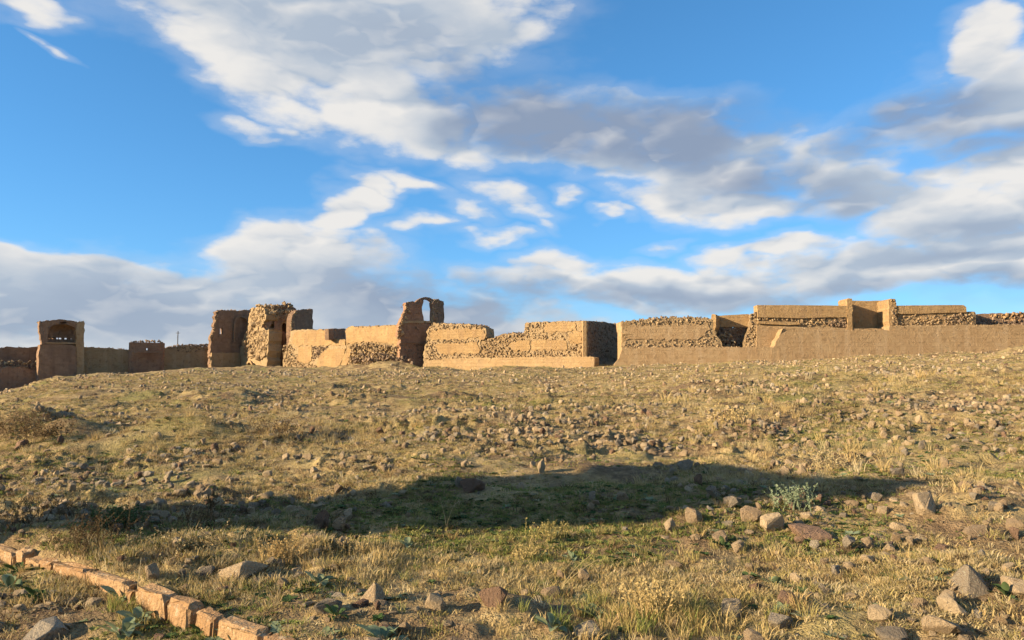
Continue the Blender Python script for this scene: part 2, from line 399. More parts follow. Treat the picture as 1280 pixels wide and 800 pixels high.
# ------------------------------------------------------------------ the ground: one sheet to the horizon
def build_ground():
    front = np.radians(np.linspace(-46, 46, 620))
    side = np.radians(np.concatenate([np.linspace(47, 75, 30), np.linspace(80, 280, 41), np.linspace(285, 313, 30)]))
    th = np.concatenate([front, side])
    rr = [0.4]
    while rr[-1] < 2.6: rr.append(rr[-1] * 1.12)
    while rr[-1] < 6: rr.append(rr[-1] * 1.011)
    while rr[-1] < 60: rr.append(rr[-1] * 1.0072)
    while rr[-1] < 150: rr.append(rr[-1] * 1.0115)
    while rr[-1] < 5000: rr.append(rr[-1] * 1.12)
    rr = np.array(rr); R, T = np.meshgrid(rr, th, indexing='ij')
    X = R * np.sin(T); Y = R * np.cos(T)
    Zg = Z(X, Y)
    nr, nt = R.shape
    verts = np.stack([X, Y, Zg], -1).reshape(-1, 3)
    verts = np.vstack([verts, [[0, 0, Z0]]])
    i, j = np.meshgrid(np.arange(nr - 1), np.arange(nt), indexing='ij'); j2 = (j + 1) % nt
    quads = np.stack([i * nt + j, (i + 1) * nt + j, (i + 1) * nt + j2, i * nt + j2], -1).reshape(-1, 4)
    me = bpy.data.meshes.new('ground')
    c = len(verts) - 1
    tris = np.stack([np.full(nt, c), np.arange(nt), (np.arange(nt) + 1) % nt], -1)
    nl = quads.size + tris.size; nf = len(quads) + len(tris)
    me.vertices.add(len(verts)); me.vertices.foreach_set('co', verts.ravel())
    me.loops.add(nl); me.loops.foreach_set('vertex_index', np.concatenate([quads.ravel(), tris.ravel()]).astype(np.int32))
    me.polygons.add(nf)
    me.polygons.foreach_set('loop_start', np.concatenate([np.arange(len(quads)) * 4, quads.size + np.arange(len(tris)) * 3]).astype(np.int32))
    me.update(calc_edges=True); me.validate()
    me.flip_normals() if me.polygons[0].normal.z < 0 else None
    me.materials.append(M['ground']); me.shade_smooth()
    o = bpy.data.objects.new('ground', me); COL.objects.link(o); tag(o, kind='structure')
    return o
build_ground()

# ------------------------------------------------------------------ masonry helpers
class Plane:
    """vertical plane through two points given as (pixel column, depth)"""
    def __init__(s, a, b, push=0.0):
        A = at(a[0], HORIZON, a[1]); B = at(b[0], HORIZON, b[1])
        s.t = np.array([B[0] - A[0], B[1] - A[1], 0]); s.t /= np.linalg.norm(s.t)
        s.n = np.array([s.t[1], -s.t[0], 0])          # towards the camera
        s.o = np.array([A[0], A[1], 0]) + s.n * push
    def pt(s, px, py, push=0.0):
        d = ray(px, py); c = np.array([0, 0, EYE])
        k = np.dot(s.o - c, s.n) / np.dot(d, s.n)
        return c + d * k + s.n * push
    def uv(s, p): return (float(np.dot(p - s.o, s.t)), float(p[2]))
    def at_uv(s, u, z, push=0.0): q = s.o + s.t * u + s.n * push; return np.array([q[0], q[1], z])
    def pushed(s, d):
        q = Plane.__new__(Plane); q.t = s.t; q.n = s.n; q.o = s.o + s.n * d; return q

def jag(pts, step, amp, closed=True):
    out = []; n = len(pts)
    for i in range(n if closed else n - 1):
        a = np.array(pts[i]); b = np.array(pts[(i + 1) % n]); L = np.linalg.norm(b - a); k = max(1, int(L / step))
        for j in range(k):
            q = a + (b - a) * j / k
            out.append(tuple(q + rng.normal(0, amp, 2)) if (j or amp > .08) else tuple(q))
    if not closed: out.append(tuple(pts[-1]))
    return out

def slab(name, plane, poly, thick, material, parent, rough=.06, step=.5, push=0.0, hole=None):
    """a piece of wall: outline in picture pixels laid on its plane, with real thickness behind it"""
    pts = [plane.uv(plane.pt(x, y, 0)) for x, y in poly]
    pts = jag(pts, step, rough)
    loop = list(pts)
    if hole:
        hp = [plane.uv(plane.pt(x, y, 0)) for x, y in hole]
        area = lambda P: sum(P[i][0] * P[(i + 1) % len(P)][1] - P[(i + 1) % len(P)][0] * P[i][1] for i in range(len(P)))
        if area(hp) * area(loop) > 0: hp = hp[::-1]
        d = [(min((a[0] - q[0]) ** 2 + (a[1] - q[1]) ** 2 for q in hp), i) for i, a in enumerate(loop)]
        i = min(d)[1]; j = min(range(len(hp)), key=lambda k: (hp[k][0] - loop[i][0]) ** 2 + (hp[k][1] - loop[i][1]) ** 2)
        loop = loop[:i + 1] + hp[j:] + hp[:j + 1] + loop[i:]
    n = len(loop)
    fr = [plane.at_uv(u, z, push) for u, z in loop]; bk = [plane.at_uv(u, z, push - thick) for u, z in loop]
    verts = fr + bk
    ar = sum(loop[i][0] * loop[(i + 1) % n][1] - loop[(i + 1) % n][0] * loop[i][1] for i in range(n))
    faces = [list(range(n)), list(range(2 * n - 1, n - 1, -1))] + [[i, i + n, (i + 1) % n + n, (i + 1) % n] for i in range(n)]
    if ar < 0: faces = [f[::-1] for f in faces]
    uvs = [(u, z) for u, z in loop] + [(u + thick, z) for u, z in loop]
    return add_mesh(name, verts, faces, material, parent, uvs)

def hull(npts, sq=(1, 1, .75), seed=None):
    r = np.random.default_rng(seed) if seed is not None else rng
    p = r.normal(size=(npts, 3)); p /= np.linalg.norm(p, axis=1)[:, None]
    p = np.sign(p) * np.abs(p) ** .7                      # a little boxy
    p *= r.uniform(.62, 1.0, (npts, 1)); p *= np.array(sq)
    bm = bmesh.new()
    for q in p: bm.verts.new(q)
    rs = bmesh.ops.convex_hull(bm, input=bm.verts)
    bmesh.ops.delete(bm, geom=[g for g in rs['geom_interior'] if isinstance(g, bmesh.types.BMVert)], context='VERTS')
    loose = [v for v in bm.verts if not v.link_faces]
    bmesh.ops.delete(bm, geom=loose, context='VERTS')
    bmesh.ops.recalc_face_normals(bm, faces=bm.faces)
    bm.verts.index_update()
    V = np.array([v.co[:] for v in bm.verts]); Fc = [[v.index for v in f.verts] for f in bm.faces]
    bm.free(); return V, Fc
CHUNKS = [hull(11, (1, .8, .7), 100 + i) for i in range(14)]

def rot_rand():
    q = rng.normal(size=4); q /= np.linalg.norm(q); w, x, y, z = q
    return np.array([[1 - 2 * (y * y + z * z), 2 * (x * y - z * w), 2 * (x * z + y * w)], [2 * (x * y + z * w), 1 - 2 * (x * x + z * z), 2 * (y * z - x * w)], [2 * (x * z - y * w), 2 * (y * z + x * w), 1 - 2 * (x * x + y * y)]])
def stones(name, centres, sizes, material, parent, kind='stuff'):
    V = []; Fc = []; off = 0
    for c, s in zip(centres, sizes):
        v, f = CHUNKS[rng.integers(len(CHUNKS))]
        vv = (v @ rot_rand().T) * s + c
        V.append(vv); Fc += [[k + off for k in q] for q in f]; off += len(v)
    o = add_mesh(name, np.vstack(V), Fc, material, parent)
    if kind: o['kind'] = kind
    return o
def inside(poly, x, y):
    r = False; n = len(poly); j = n - 1
    for i in range(n):
        xi, yi = poly[i]; xj, yj = poly[j]
        if (yi > y) != (yj > y) and x < (xj - xi) * (y - yi) / (yj - yi) + xi: r = not r
        j = i
    return r
def rubble(plane, poly, parent, size=.34, push=0.0, material=None, depth=.16, name='rubble', fill=.93):
    """loose stones bedded in the broken core of a wall"""
    pts = [plane.uv(plane.pt(x, y)) for x, y in poly]
    us = [p[0] for p in pts]; zs = [p[1] for p in pts]
    C = []; S = []
    u = min(us)
    while u < max(us):
        z = min(zs)
        while z < max(zs):
            uu = u + rng.uniform(-.4, .4) * size; zz = z + rng.uniform(-.4, .4) * size
            if inside(pts, uu, zz) and rng.random() < fill:
                C.append(plane.at_uv(uu, zz, push - .10 + rng.uniform(-depth, depth) * .6)); S.append(size * rng.uniform(.3, .85))
            z += size * .62
        u += size * .72
    if C: return stones(name, C, S, material or M['rubble'], parent)
def crest(plane, line, parent, thick, size=.32, material=None, rows=2, name='crest', amp=.25, push=0.0):
    """broken stones left along the top of a wall"""
    pts = [plane.uv(plane.pt(x, y)) for x, y in line]
    C = []; S = []
    for (a, b) in zip(pts[:-1], pts[1:]):
        L = math.hypot(b[0] - a[0], b[1] - a[1]); k = max(1, int(L / (size * .8)))
        for j in range(k):
            f = (j + rng.random()) / k
            for r_ in range(rows):
                C.append(plane.at_uv(a[0] + (b[0] - a[0]) * f, a[1] + (b[1] - a[1]) * f + rng.uniform(-.8, amp) * size, push - rng.uniform(0, thick))); S.append(size * rng.uniform(.4, .9))
    return stones(name, C, S, material or M['rubble'], parent)

def shell(name, centre, axis_t, axis_n, r, thick, z0, z1, material, parent, dome=False, a0=0, a1=180, holes=(), seg=18, rz=8, rag=0.0, flat=1.0):
    """curved wall: half-cylinder, hollow side or bulge along axis_n, optional half dome"""
    th = np.radians(np.linspace(a0, a1, seg + 1))
    prof = [(1.0, z0 + (z1 - z0) * i / rz) for i in range(rz + 1)]
    if dome:
        for i in range(1, 6):
            f = math.radians(i * 84 / 5); prof.append((math.cos(f), z1 + r * flat * math.sin(f)))
    rows = len(prof); V = []; uv = []
    for layer in (0, 1):
        for k, (rs, z) in enumerate(prof):
            for t in th:
                R = r * rs + (thick if layer else 0) ; zz = z + (thick * .8 if (layer and k > rz) else 0)
                if rag and k == rows - 1: zz += rag * (vnoise(np.array([t * 4.0]), np.array([3.3]), 9)[0] - .5) * 2
                p = centre + axis_t * math.cos(t) * R + axis_n * math.sin(t) * R
                V.append((p[0], p[1], zz)); uv.append((t * r, zz))
    W = seg + 1; Lr = rows * W; Fc = []
    hs = set(holes)
    for k in range(rows - 1):
        for j in range(seg):
            if (k, j) in hs:
                a, b, c, d = k * W + j, k * W + j + 1, (k + 1) * W + j + 1, (k + 1) * W + j
                for p, q in ((a, b), (b, c), (c, d), (d, a)): Fc.append([p, q, q + Lr, p + Lr])
                continue
            q = [k * W + j, k * W + j + 1, (k + 1) * W + j + 1, (k + 1) * W + j]
            Fc.append(q); Fc.append([x + Lr for x in q[::-1]])
    for j in range(seg):
        a = (rows - 1) * W + j; Fc.append([a, a + 1, a + 1 + Lr, a + Lr])
    for k in range(rows - 1):
        for j in (0, seg):
            a = k * W + j; b = (k + 1) * W + j; Fc.append([a, b, b + Lr, a + Lr])
    return add_mesh(name, V, Fc, material, parent, uv)

# ------------------------------------------------------------------ the ruined city wall, left to right
def base_at(px, Y):
    q = at(px, HORIZON, Y); return (q[0], q[1], float(Z(q[0], q[1])))

# -- low wall at the far left, in two tiers
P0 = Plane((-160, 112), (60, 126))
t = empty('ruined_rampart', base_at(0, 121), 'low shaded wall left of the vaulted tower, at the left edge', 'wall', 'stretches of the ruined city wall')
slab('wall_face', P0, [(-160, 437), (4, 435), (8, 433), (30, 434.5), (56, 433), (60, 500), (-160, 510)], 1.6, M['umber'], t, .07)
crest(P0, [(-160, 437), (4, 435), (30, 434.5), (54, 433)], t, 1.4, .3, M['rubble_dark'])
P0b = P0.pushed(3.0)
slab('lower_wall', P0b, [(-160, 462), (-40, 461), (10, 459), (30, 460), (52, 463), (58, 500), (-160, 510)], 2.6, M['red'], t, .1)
rubble(P0b, [(-160, 449), (50, 450), (52, 465), (-160, 466)], t, .5, -.9, M['rubble'], .7, 'debris')

# -- vaulted tower: hollow half-round with a broken half dome
P1 = Plane((48, 121), (110, 126))
t = empty('vaulted_tower', base_at(77, 124), 'tall square tower at far left, its top a broken open half dome', 'tower')
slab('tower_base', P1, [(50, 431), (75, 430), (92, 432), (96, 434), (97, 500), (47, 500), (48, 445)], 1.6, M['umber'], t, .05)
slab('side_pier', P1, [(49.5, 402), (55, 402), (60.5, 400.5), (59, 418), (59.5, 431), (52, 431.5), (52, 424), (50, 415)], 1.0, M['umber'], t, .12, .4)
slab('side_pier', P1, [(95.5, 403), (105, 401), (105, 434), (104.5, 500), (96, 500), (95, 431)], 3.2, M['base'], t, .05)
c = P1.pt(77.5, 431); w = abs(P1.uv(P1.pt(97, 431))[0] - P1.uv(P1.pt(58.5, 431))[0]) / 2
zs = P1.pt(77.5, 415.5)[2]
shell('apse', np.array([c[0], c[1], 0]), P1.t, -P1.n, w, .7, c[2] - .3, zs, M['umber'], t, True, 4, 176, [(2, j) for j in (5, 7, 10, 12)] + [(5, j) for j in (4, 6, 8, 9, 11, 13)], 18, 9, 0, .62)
crest(P1, [(50, 402), (60, 400.5), (77, 401.5), (95, 403), (105, 401)], t, 2.6, .3, M['rubble_dark'], 2)
slab('cornice', P1, [(58, 427.6), (97, 428.6), (97, 430.2), (58, 429.4)], .9, M['base'], t, .02, 1, .12)
slab('vault_front', P1, [(59, 402), (66, 399.8), (78, 399.2), (88, 400.4), (97, 403), (96, 410), (92, 405.5), (85, 402.8), (76, 402.4), (68, 404.5), (62.5, 410), (60, 416)], .9, M['umber'], t, .06, .4)

# -- curtain between the two left towers
P2 = Plane((95, 127), (165, 132))
t = empty('curtain_rampart', base_at(128, 129), 'plain shaded curtain wall between the vaulted tower and the small red tower', 'wall', 'stretches of the ruined city wall')
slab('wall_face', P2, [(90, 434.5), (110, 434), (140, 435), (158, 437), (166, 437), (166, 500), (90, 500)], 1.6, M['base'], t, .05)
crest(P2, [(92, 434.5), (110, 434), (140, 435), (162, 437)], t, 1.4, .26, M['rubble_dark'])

# -- small red tower, half round
P3 = Plane((161, 130), (206, 133))
t = empty('round_tower', base_at(184, 128), 'small squat red half-round tower between two low curtain walls', 'tower')
c = P3.pt(183.5, 440); w = abs(P3.uv(P3.pt(206, 440))[0] - P3.uv(P3.pt(161, 440))[0]) / 2
ztop = P3.pt(183, 428.5)[2]
shell('tower_wall', np.array([c[0], c[1], 0]), P3.t, P3.n * .45, w, -.9, c[2] - 5, ztop, M['red'], t, False, 0, 180, [(16, 17)], 34, 20)
crest(P3.pushed(1.0), [(163, 428), (168, 426.5), (184, 425.8), (199, 426), (205, 428)], t, 2.4, .34, M['rubble_dark'], 3)
slab('string_course', P3.pushed(2.9), [(165, 439.2), (203, 439.2), (203, 440.6), (165, 440.6)], 1.0, M['umber'], t, .02, 1)

# -- curtain up to the gate tower
P4 = Plane((203, 134), (265, 139))
t = empty('curtain_rampart', base_at(234, 137), 'low curtain wall with a rubble top just left of the big broken gate tower', 'wall', 'stretches of the ruined city wall')
slab('wall_face', P4, [(203, 436), (212, 434), (222, 433), (240, 432.5), (262, 433), (266, 434), (266, 500), (203, 500)], 1.6, M['base'], t, .06)
rubble(P4, [(206, 436), (222, 431), (260, 430), (262, 438), (240, 440), (220, 439)], t, .32, 0, M['rubble_dark'], .25)
crest(P4, [(206, 435), (222, 431.5), (240, 431), (262, 431)], t, 1.4, .3, M['rubble_dark'], 3)

# -- thin pole behind the curtain
q = at(222, 431, 175); qb = float(Z(q[0], q[1]))
t = empty('utility_pole', (q[0], q[1], qb), 'thin grey pole far off, rising above the low curtain wall', 'pole')
def prism(name, pts2, z0, z1, material, parent):
    n = len(pts2); V = [(x, y, z0) for x, y in pts2] + [(x, y, z1) for x, y in pts2]
    return add_mesh(name, V, [list(range(n))[::-1], list(range(n, 2 * n))] + [[i, (i + 1) % n, (i + 1) % n + n, i + n] for i in range(n)], material, parent)
circ = lambda cx, cy, r, n=8: [(cx + r * math.cos(k * math.tau / n), cy + r * math.sin(k * math.tau / n)) for k in range(n)]
ztop = at(222, 414, 175)[2]
prism('mast', circ(q[0], q[1], .11), qb - .3, ztop, M['metal'], t)
prism('crossarm', [(q[0] - .5, q[1] - .06), (q[0] + .5, q[1] - .06), (q[0] + .5, q[1] + .06), (q[0] - .5, q[1] + .06)], ztop - .5, ztop - .38, M['metal'], t)

# -- the big broken gate tower
t = empty('gate_tower', base_at(325, 136), 'biggest broken tower, two storeys of torn-open vaults and niches', 'tower')
PL = Plane((262, 135.5), (322, 143))
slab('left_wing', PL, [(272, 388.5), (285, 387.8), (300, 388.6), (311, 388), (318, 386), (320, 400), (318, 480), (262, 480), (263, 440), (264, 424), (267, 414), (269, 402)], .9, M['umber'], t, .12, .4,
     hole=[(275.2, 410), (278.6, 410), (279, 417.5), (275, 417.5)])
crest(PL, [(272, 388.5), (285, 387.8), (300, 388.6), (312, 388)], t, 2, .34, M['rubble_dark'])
rubble(PL, [(262, 425), (268, 405), (271, 389), (274, 389), (270, 410), (267, 426)], t, .34, .05, M['rubble'], .2, 'torn_edge')
c = PL.pt(300, 430); ra = 1.25
shell('blind_niche', np.array([c[0], c[1], 0]) + PL.n * .55, PL.t, -PL.n, ra, .35, PL.pt(300, 428)[2], PL.pt(300, 405)[2], M['rubble_dark'], t, True, 0, 180, (), 12, 4)
slab('footing', PL, [(263, 441), (300, 441), (314, 444), (314, 480), (262, 480)], .8, M['base'], t, .05, .5, .5)
PM = Plane((300, 139.5), (337, 132))
slab('broken_vault', PM, [(311, 394), (314, 386), (321, 383), (329, 384.5), (333, 390), (331, 400), (327, 409), (333, 414), (337, 412), (335, 432), (334, 450), (334, 480), (320.5, 480), (320, 462), (318.5, 455), (314, 451.5),
     (309.5, 454), (307, 460), (306, 480), (300, 480), (301, 435), (305, 420), (310, 412)], 2.6, M['core'], t, .2, .4)
rubble(PM, [(303, 440), (306, 420), (312, 412), (328, 412), (335, 414), (334, 448), (320, 448), (308, 448)], t, .42, .05, M['rubble'], .2)
rubble(PM, [(312, 396), (316, 385), (330, 386), (331, 400), (326, 409), (314, 409)], t, .4, .05, M['rubble'], .2)
crest(PM, [(311, 394), (315, 385), (322, 383), (330, 385), (333, 391)], t, 2.4, .55, M['rubble'], 4, amp=.9)
# arch ring of the little passage at its foot
V = []
for k in range(9):
    a = math.pi * k / 8
    c0 = PM.pt(313.2, 461); 
    for rr_, pu in ((1.02, .35), (1.32, .35), (1.32, -.6), (1.02, -.6)): V.append(PM.at_uv(PM.uv(c0)[0] + math.cos(a) * rr_, c0[2] + math.sin(a) * rr_ * 1.15, pu))
Fc = [[k * 4 + i, k * 4 + (i + 1) % 4, k * 4 + 4 + (i + 1) % 4, k * 4 + 4 + i] for k in range(8) for i in range(4)] + [[0, 1, 2, 3], [35, 34, 33, 32]]
add_mesh('arch_ring', V, Fc, M['plinth'], t)
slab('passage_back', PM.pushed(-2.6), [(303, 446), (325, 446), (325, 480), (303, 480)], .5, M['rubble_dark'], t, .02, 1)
# inner niche room between the torn vault and the right wing
PN = Plane((331, 134.5), (366, 136.5))
c = PN.pt(349, 430); w = abs(PN.uv(PN.pt(366, 430))[0] - PN.uv(PN.pt(333, 430))[0]) / 2
shell('niche_room', np.array([c[0], c[1], 0]), PN.t, -PN.n, w, .8, c[2] - 6, PN.pt(349, 387)[2], M['red'], t, False, 0, 180, (), 18, 10, .5)
slab('inner_face', PN, [(333, 414), (340, 410), (352, 412), (358, 416), (357, 440), (355, 470), (333, 475)], 1.6, M['red'], t, .16, .4)
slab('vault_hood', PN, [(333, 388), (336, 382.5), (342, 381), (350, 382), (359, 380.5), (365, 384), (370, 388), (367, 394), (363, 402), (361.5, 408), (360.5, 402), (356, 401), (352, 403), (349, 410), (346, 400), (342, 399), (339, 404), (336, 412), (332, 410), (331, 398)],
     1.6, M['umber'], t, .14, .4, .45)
rubble(PN.pushed(.5), [(333, 384), (342, 381), (360, 381), (366, 386), (362, 397), (350, 399), (340, 397), (333, 400)], t, .42, .1, M['rubble'], .3)
crest(PN, [(330, 385), (336, 382), (350, 382), (359, 380.5), (366, 385)], t, 2.4, .6, M['rubble'], 4, amp=.9, push=.5)
slab('niche_pier', PN, [(342, 399), (349, 400), (350.5, 412), (342.5, 412)], .7, M['red'], t, .04, .5, .3)
slab('niche_arch', PN, [(350.5, 412), (350.5, 404), (353, 401.5), (357, 401.5), (360.5, 404), (361, 413), (359, 413), (358.6, 406), (356, 403.8), (353.5, 404), (352.2, 407), (352.2, 412)], .5, M['base'], t, .02, .6, .3)
rubble(PM, [(302, 445), (306, 420), (312, 408), (314, 388), (330, 386), (328, 408), (335, 414), (334, 450)], t, 1.0, .15, M['rubble'], .6, 'rubble_mass', .35)
rubble(PN.pushed(.5), [(334, 400), (336, 384), (345, 380), (360, 380), (367, 388), (362, 398), (350, 400), (342, 398)], t, 1.0, .15, M['rubble'], .6, 'rubble_mass', .5)
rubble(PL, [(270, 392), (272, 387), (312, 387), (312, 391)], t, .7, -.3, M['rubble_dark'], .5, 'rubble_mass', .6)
PR = Plane((363, 132.5), (391, 139))
slab('right_wing', PR, [(366, 393), (370, 388.5), (378, 387.5), (391, 386.5), (391, 412), (391, 480), (364, 480), (364, 405)], 1.0, M['umber'], t, .08, .5)
rubble(PR, [(362.5, 412), (365, 396), (369, 389), (371.5, 391), (368, 400), (367, 412)], t, .34, .08, M['rubble'], .2, 'torn_edge')
crest(PR, [(369, 388.5), (378, 387.5), (391, 386.7)], t, 2, .26, M['rubble_dark'])
rubble(PN.pushed(2.5), [(325, 465), (340, 460), (365, 457), (372, 466), (330, 470)], t, .7, 0, M['rubble_dark'], 1.2, 'debris')

# -- stepped sunlit wall right of the gate tower
P5 = Plane((352, 133.5), (502, 117))
t = empty('ruined_rampart', base_at(390, 130), 'bright stepped wall right of the gate tower with a dark block on top', 'wall', 'stretches of the ruined city wall')
slab('wall_core', P5, [(360, 430), (364, 413), (378, 412), (410, 412.5), (411, 424), (432, 424), (434, 480), (353, 480), (354, 445)], 2.4, M['core'], t, .1, .45)
slab('facing', P5, [(367, 421), (372, 414), (410, 413), (410.5, 425), (432, 425.5), (432, 431), (398, 432), (372, 432), (366, 429)], .5, M['tan'], t, .11, .38, .10)
slab('facing', P5, [(374, 434), (390, 433), (390, 450), (384, 455), (372, 452)], .5, M['tan'], t, .11, .38, .10)
slab('facing', P5, [(399, 446), (404, 439), (412, 437), (425, 435), (433, 437), (428, 449), (423, 460), (396, 459)], .5, M['tan'], t, .11, .38, .10)
rubble(P5, [(354, 432), (366, 430), (374, 452), (396, 456), (397, 470), (354, 466)], t, .4, .1, M['rubble'], .2)
rubble(P5, [(390, 433), (412, 433), (405, 440), (398, 447), (390, 452)], t, .38, .1, M['rubble_dark'], .2)
crest(P5, [(364, 413), (378, 412), (410, 412.5)], t, 2, .26, M['rubble'])
PB = Plane((410, 124.5), (432.5, 129))
slab('end_block', PB, [(410.6, 411), (432, 410.8), (432.5, 424.5), (411, 425)], .8, M['umber'], t, .04, .5)

t = empty('ruined_rampart', base_at(462, 121), 'bright wall left of the arch tower, rubble heap against its foot', 'wall', 'stretches of the ruined city wall')
slab('wall_core', P5, [(432, 411), (436, 408.5), (460, 408), (480, 406.5), (500, 406), (501, 480), (432, 480)], 2.4, M['core'], t, .08, .45, -.05)
slab('facing', P5, [(433, 412), (440, 409), (498, 406.8), (499, 431), (494, 433), (484, 429), (455, 427), (444, 430), (433, 430.5)], .5, M['tan'], t, .11, .38, .10)
slab('facing', P5, [(434.5, 437), (441, 435), (436, 452), (432, 459), (425.5, 460.5), (429, 449)], .5, M['tan'], t, .11, .38, .10)
rubble(P5, [(441, 432), (456, 428), (484, 430), (499, 434), (500, 462), (436, 464)], t, .5, .45, M['rubble'], .45)
rubble(P5.pushed(2.2), [(440, 446), (470, 440), (500, 446), (520, 452), (522, 466), (440, 466)], t, .55, 0, M['rubble_dark'], 1.0, 'debris', .7)
crest(P5, [(433, 411), (440, 408.5), (460, 408), (480, 406.5), (499, 406)], t, 2, .26, M['rubble'], 2)

# -- arch tower
t = empty('arch_tower', base_at(520, 117), 'slim ruined tower with a thin open arch standing against the sky', 'tower')
P6 = Plane((497, 116.2), (541, 119.5))
slab('tower_body', P6, [(508, 378), (512, 376.8), (518, 377.5), (521, 380), (527, 376), (529.5, 375.8), (528, 381), (527.3, 389), (528.5, 396), (530.5, 400.5), (538, 401), (539.5, 408), (538, 416), (535, 427), (532, 434), (532.5, 440), (537, 446), (540, 480), (500, 480), (500, 440), (500.5, 430),
     (502, 424), (498, 422), (497.5, 409), (501, 403), (503, 396), (506.5, 387)], 1.0, M['red'], t, .1, .4)
rubble(P6, [(497, 422), (498, 409), (503, 396), (508, 379), (513, 377), (511, 386), (507, 398), (504, 410), (502, 424)], t, .36, .05, M['rubble'], .22, 'torn_edge')
rubble(P6, [(499, 420), (502, 404), (507, 388), (510, 379), (514, 380), (510, 394), (506, 410), (503, 424)], t, .75, .1, M['rubble'], .5, 'rubble_mass', .6)
rubble(P6, [(500, 431), (533, 430), (532, 447), (534, 452), (500, 452)], t, .36, .0, M['rubble_dark'], .12)
crest(P6, [(507, 381), (510, 377.5), (518, 378), (521, 380), (528, 376.5)], t, 2.2, .3, M['rubble_dark'], 2)
rubble(P6, [(511, 409), (526, 408), (527, 413), (512, 414)], t, .3, .02, M['rubble_dark'], .05, 'putlog_band')
slab('ledge', P6, [(500, 427.5), (534.5, 428.5), (534.5, 430), (500, 429)], .9, M['umber'], t, .03, .6, .25)
slab('ledge', P6, [(502, 401), (538.5, 401.2), (538.8, 404), (501.5, 404)], .9, M['base'], t, .05, .6, .2)
slab('arch', P6, [(518.5, 379), (522, 375.5), (527, 372.4), (532, 371), (537.5, 371.8), (541.5, 374), (545, 378), (545, 384), (541.6, 380), (539, 376.6), (535.8, 374.4), (531.6, 373.8), (529.3, 376), (526, 378.5), (522, 381)], .7, M['umber'], t, .05, .4, -.15)
PP = Plane((540, 118.9), (556, 121.2))
slab('pillar', PP, [(540.8, 379), (543.5, 374.8), (548, 373.6), (550, 375.5), (554.3, 376.3), (555, 390), (554.8, 404), (556, 412), (541.5, 412), (541.4, 395), (542, 386)], .8, M['umber'], t, .07, .4)
rubble(PP, [(540.5, 404), (541.5, 380), (544, 375), (549, 375), (548.5, 388), (548, 404)], t, .34, .02, M['rubble'], .18, 'torn_edge')
crest(PP, [(541, 377), (545, 374), (549, 374), (554, 376.3)], t, 1.4, .3, M['rubble'], 3)

# -- banded wall right of the arch tower
P7 = Plane((532, 117.2), (732, 105.5))
t = empty('ruined_rampart', base_at(570, 115), 'sunlit wall with two smooth bands right of the arch tower, rounded right end', 'wall', 'stretches of the ruined city wall')
slab('wall_core', P7, [(534, 415), (540, 405), (552, 404.5), (580, 405.5), (598, 407), (606, 410), (608, 416), (607.5, 422), (601, 425), (601, 441), (605, 480), (528, 480), (530, 440)], 2.6, M['core'], t, .1, .4)
slab('facing', P7, [(541, 413), (560, 411), (606, 411.5), (607, 416), (606, 423), (575, 423.8), (541, 425), (538, 420)], .5, M['tan'], t, .11, .38, .10)
slab('facing', P7, [(545, 431), (548, 429), (596, 428), (598, 430), (600, 441.5), (560, 443), (549, 441)], .5, M['tan'], t, .11, .38, .10)
rubble(P7, [(534, 415), (540, 405), (598, 407), (606, 411), (560, 410.5), (541, 413), (538, 420), (541, 425), (598, 424), (598, 428.5), (548, 429), (545, 436), (549, 442), (600, 442), (602, 449), (532, 449)], t, .36, .08, M['rubble'], .2)
crest(P7, [(540, 405), (552, 404.5), (580, 405.5), (598, 407), (606, 410)], t, 2.4, .34, M['rubble_dark'], 4, amp=.4)

t = empty('ruined_rampart', base_at(632, 111), 'low heap-topped rubble wall in the gap between two taller banded walls', 'wall', 'stretches of the ruined city wall')
slab('wall_core', P7, [(600, 430), (607, 426), (620, 421), (630, 418), (645, 416.5), (652, 419), (661, 417), (664, 480), (600, 480)], 2.4, M['core'], t, .12, .4, -.1)
slab('facing', P7, [(636, 431), (642, 426.5), (662, 426), (662, 438), (640, 438.5)], .5, M['tan'], t, .11, .38, .10)
rubble(P7, [(600, 430), (607, 425), (620, 420), (645, 416), (656, 418), (662, 420), (662, 426), (642, 427), (636, 431), (640, 439), (662, 439), (662, 449), (600, 449)], t, .38, .0, M['rubble'], .25)
crest(P7, [(602, 429), (620, 421), (634, 417.5), (645, 416), (654, 419)], t, 2.4, .36, M['rubble_dark'], 4, amp=.4)

t = empty('ruined_rampart', base_at(694, 108), 'sunlit stepped wall with a straight square top, left of the dark recess', 'wall', 'stretches of the ruined city wall')
slab('wall_core', P7, [(656.5, 404), (658, 403), (690, 402.5), (722, 401.5), (727, 401.5), (728, 480), (660, 480), (656, 420)], 2.6, M['core'], t, .08, .4)
slab('facing', P7, [(680, 404.5), (700, 403.5), (720, 403), (721, 413.5), (700, 415), (681, 415.5)], .5, M['tan'], t, .11, .38, .10)
slab('facing', P7, [(664, 426.2), (680, 425), (708, 424.5), (709.5, 436), (690, 437.5), (672, 438), (664, 438)], .5, M['tan'], t, .11, .38, .10)
slab('facing', P7, [(711, 415.5), (727, 415), (727.5, 430), (716, 431), (711, 424)], .5, M['tan'], t, .11, .38, .10)
rubble(P7, [(656, 404), (680, 403), (681, 415), (721, 415), (712, 417), (712, 424), (664, 426), (656, 420)], t, .36, .05, M['rubble'], .2)
rubble(P7, [(660, 438), (709, 437), (712, 424), (728, 432), (728, 449), (660, 449)], t, .36, .08, M['rubble'], .2)
crest(P7, [(657, 403), (690, 402.5), (722, 401.5), (727, 401.5)], t, 2.4, .26, M['rubble_dark'], 2)
slab('end_face', Plane((726.5, 107), (728.6, 105)), [(726.4, 401.5), (728.6, 401), (728.6, 452), (726.4, 452)], .5, M['plinth'], t, .02, 1)

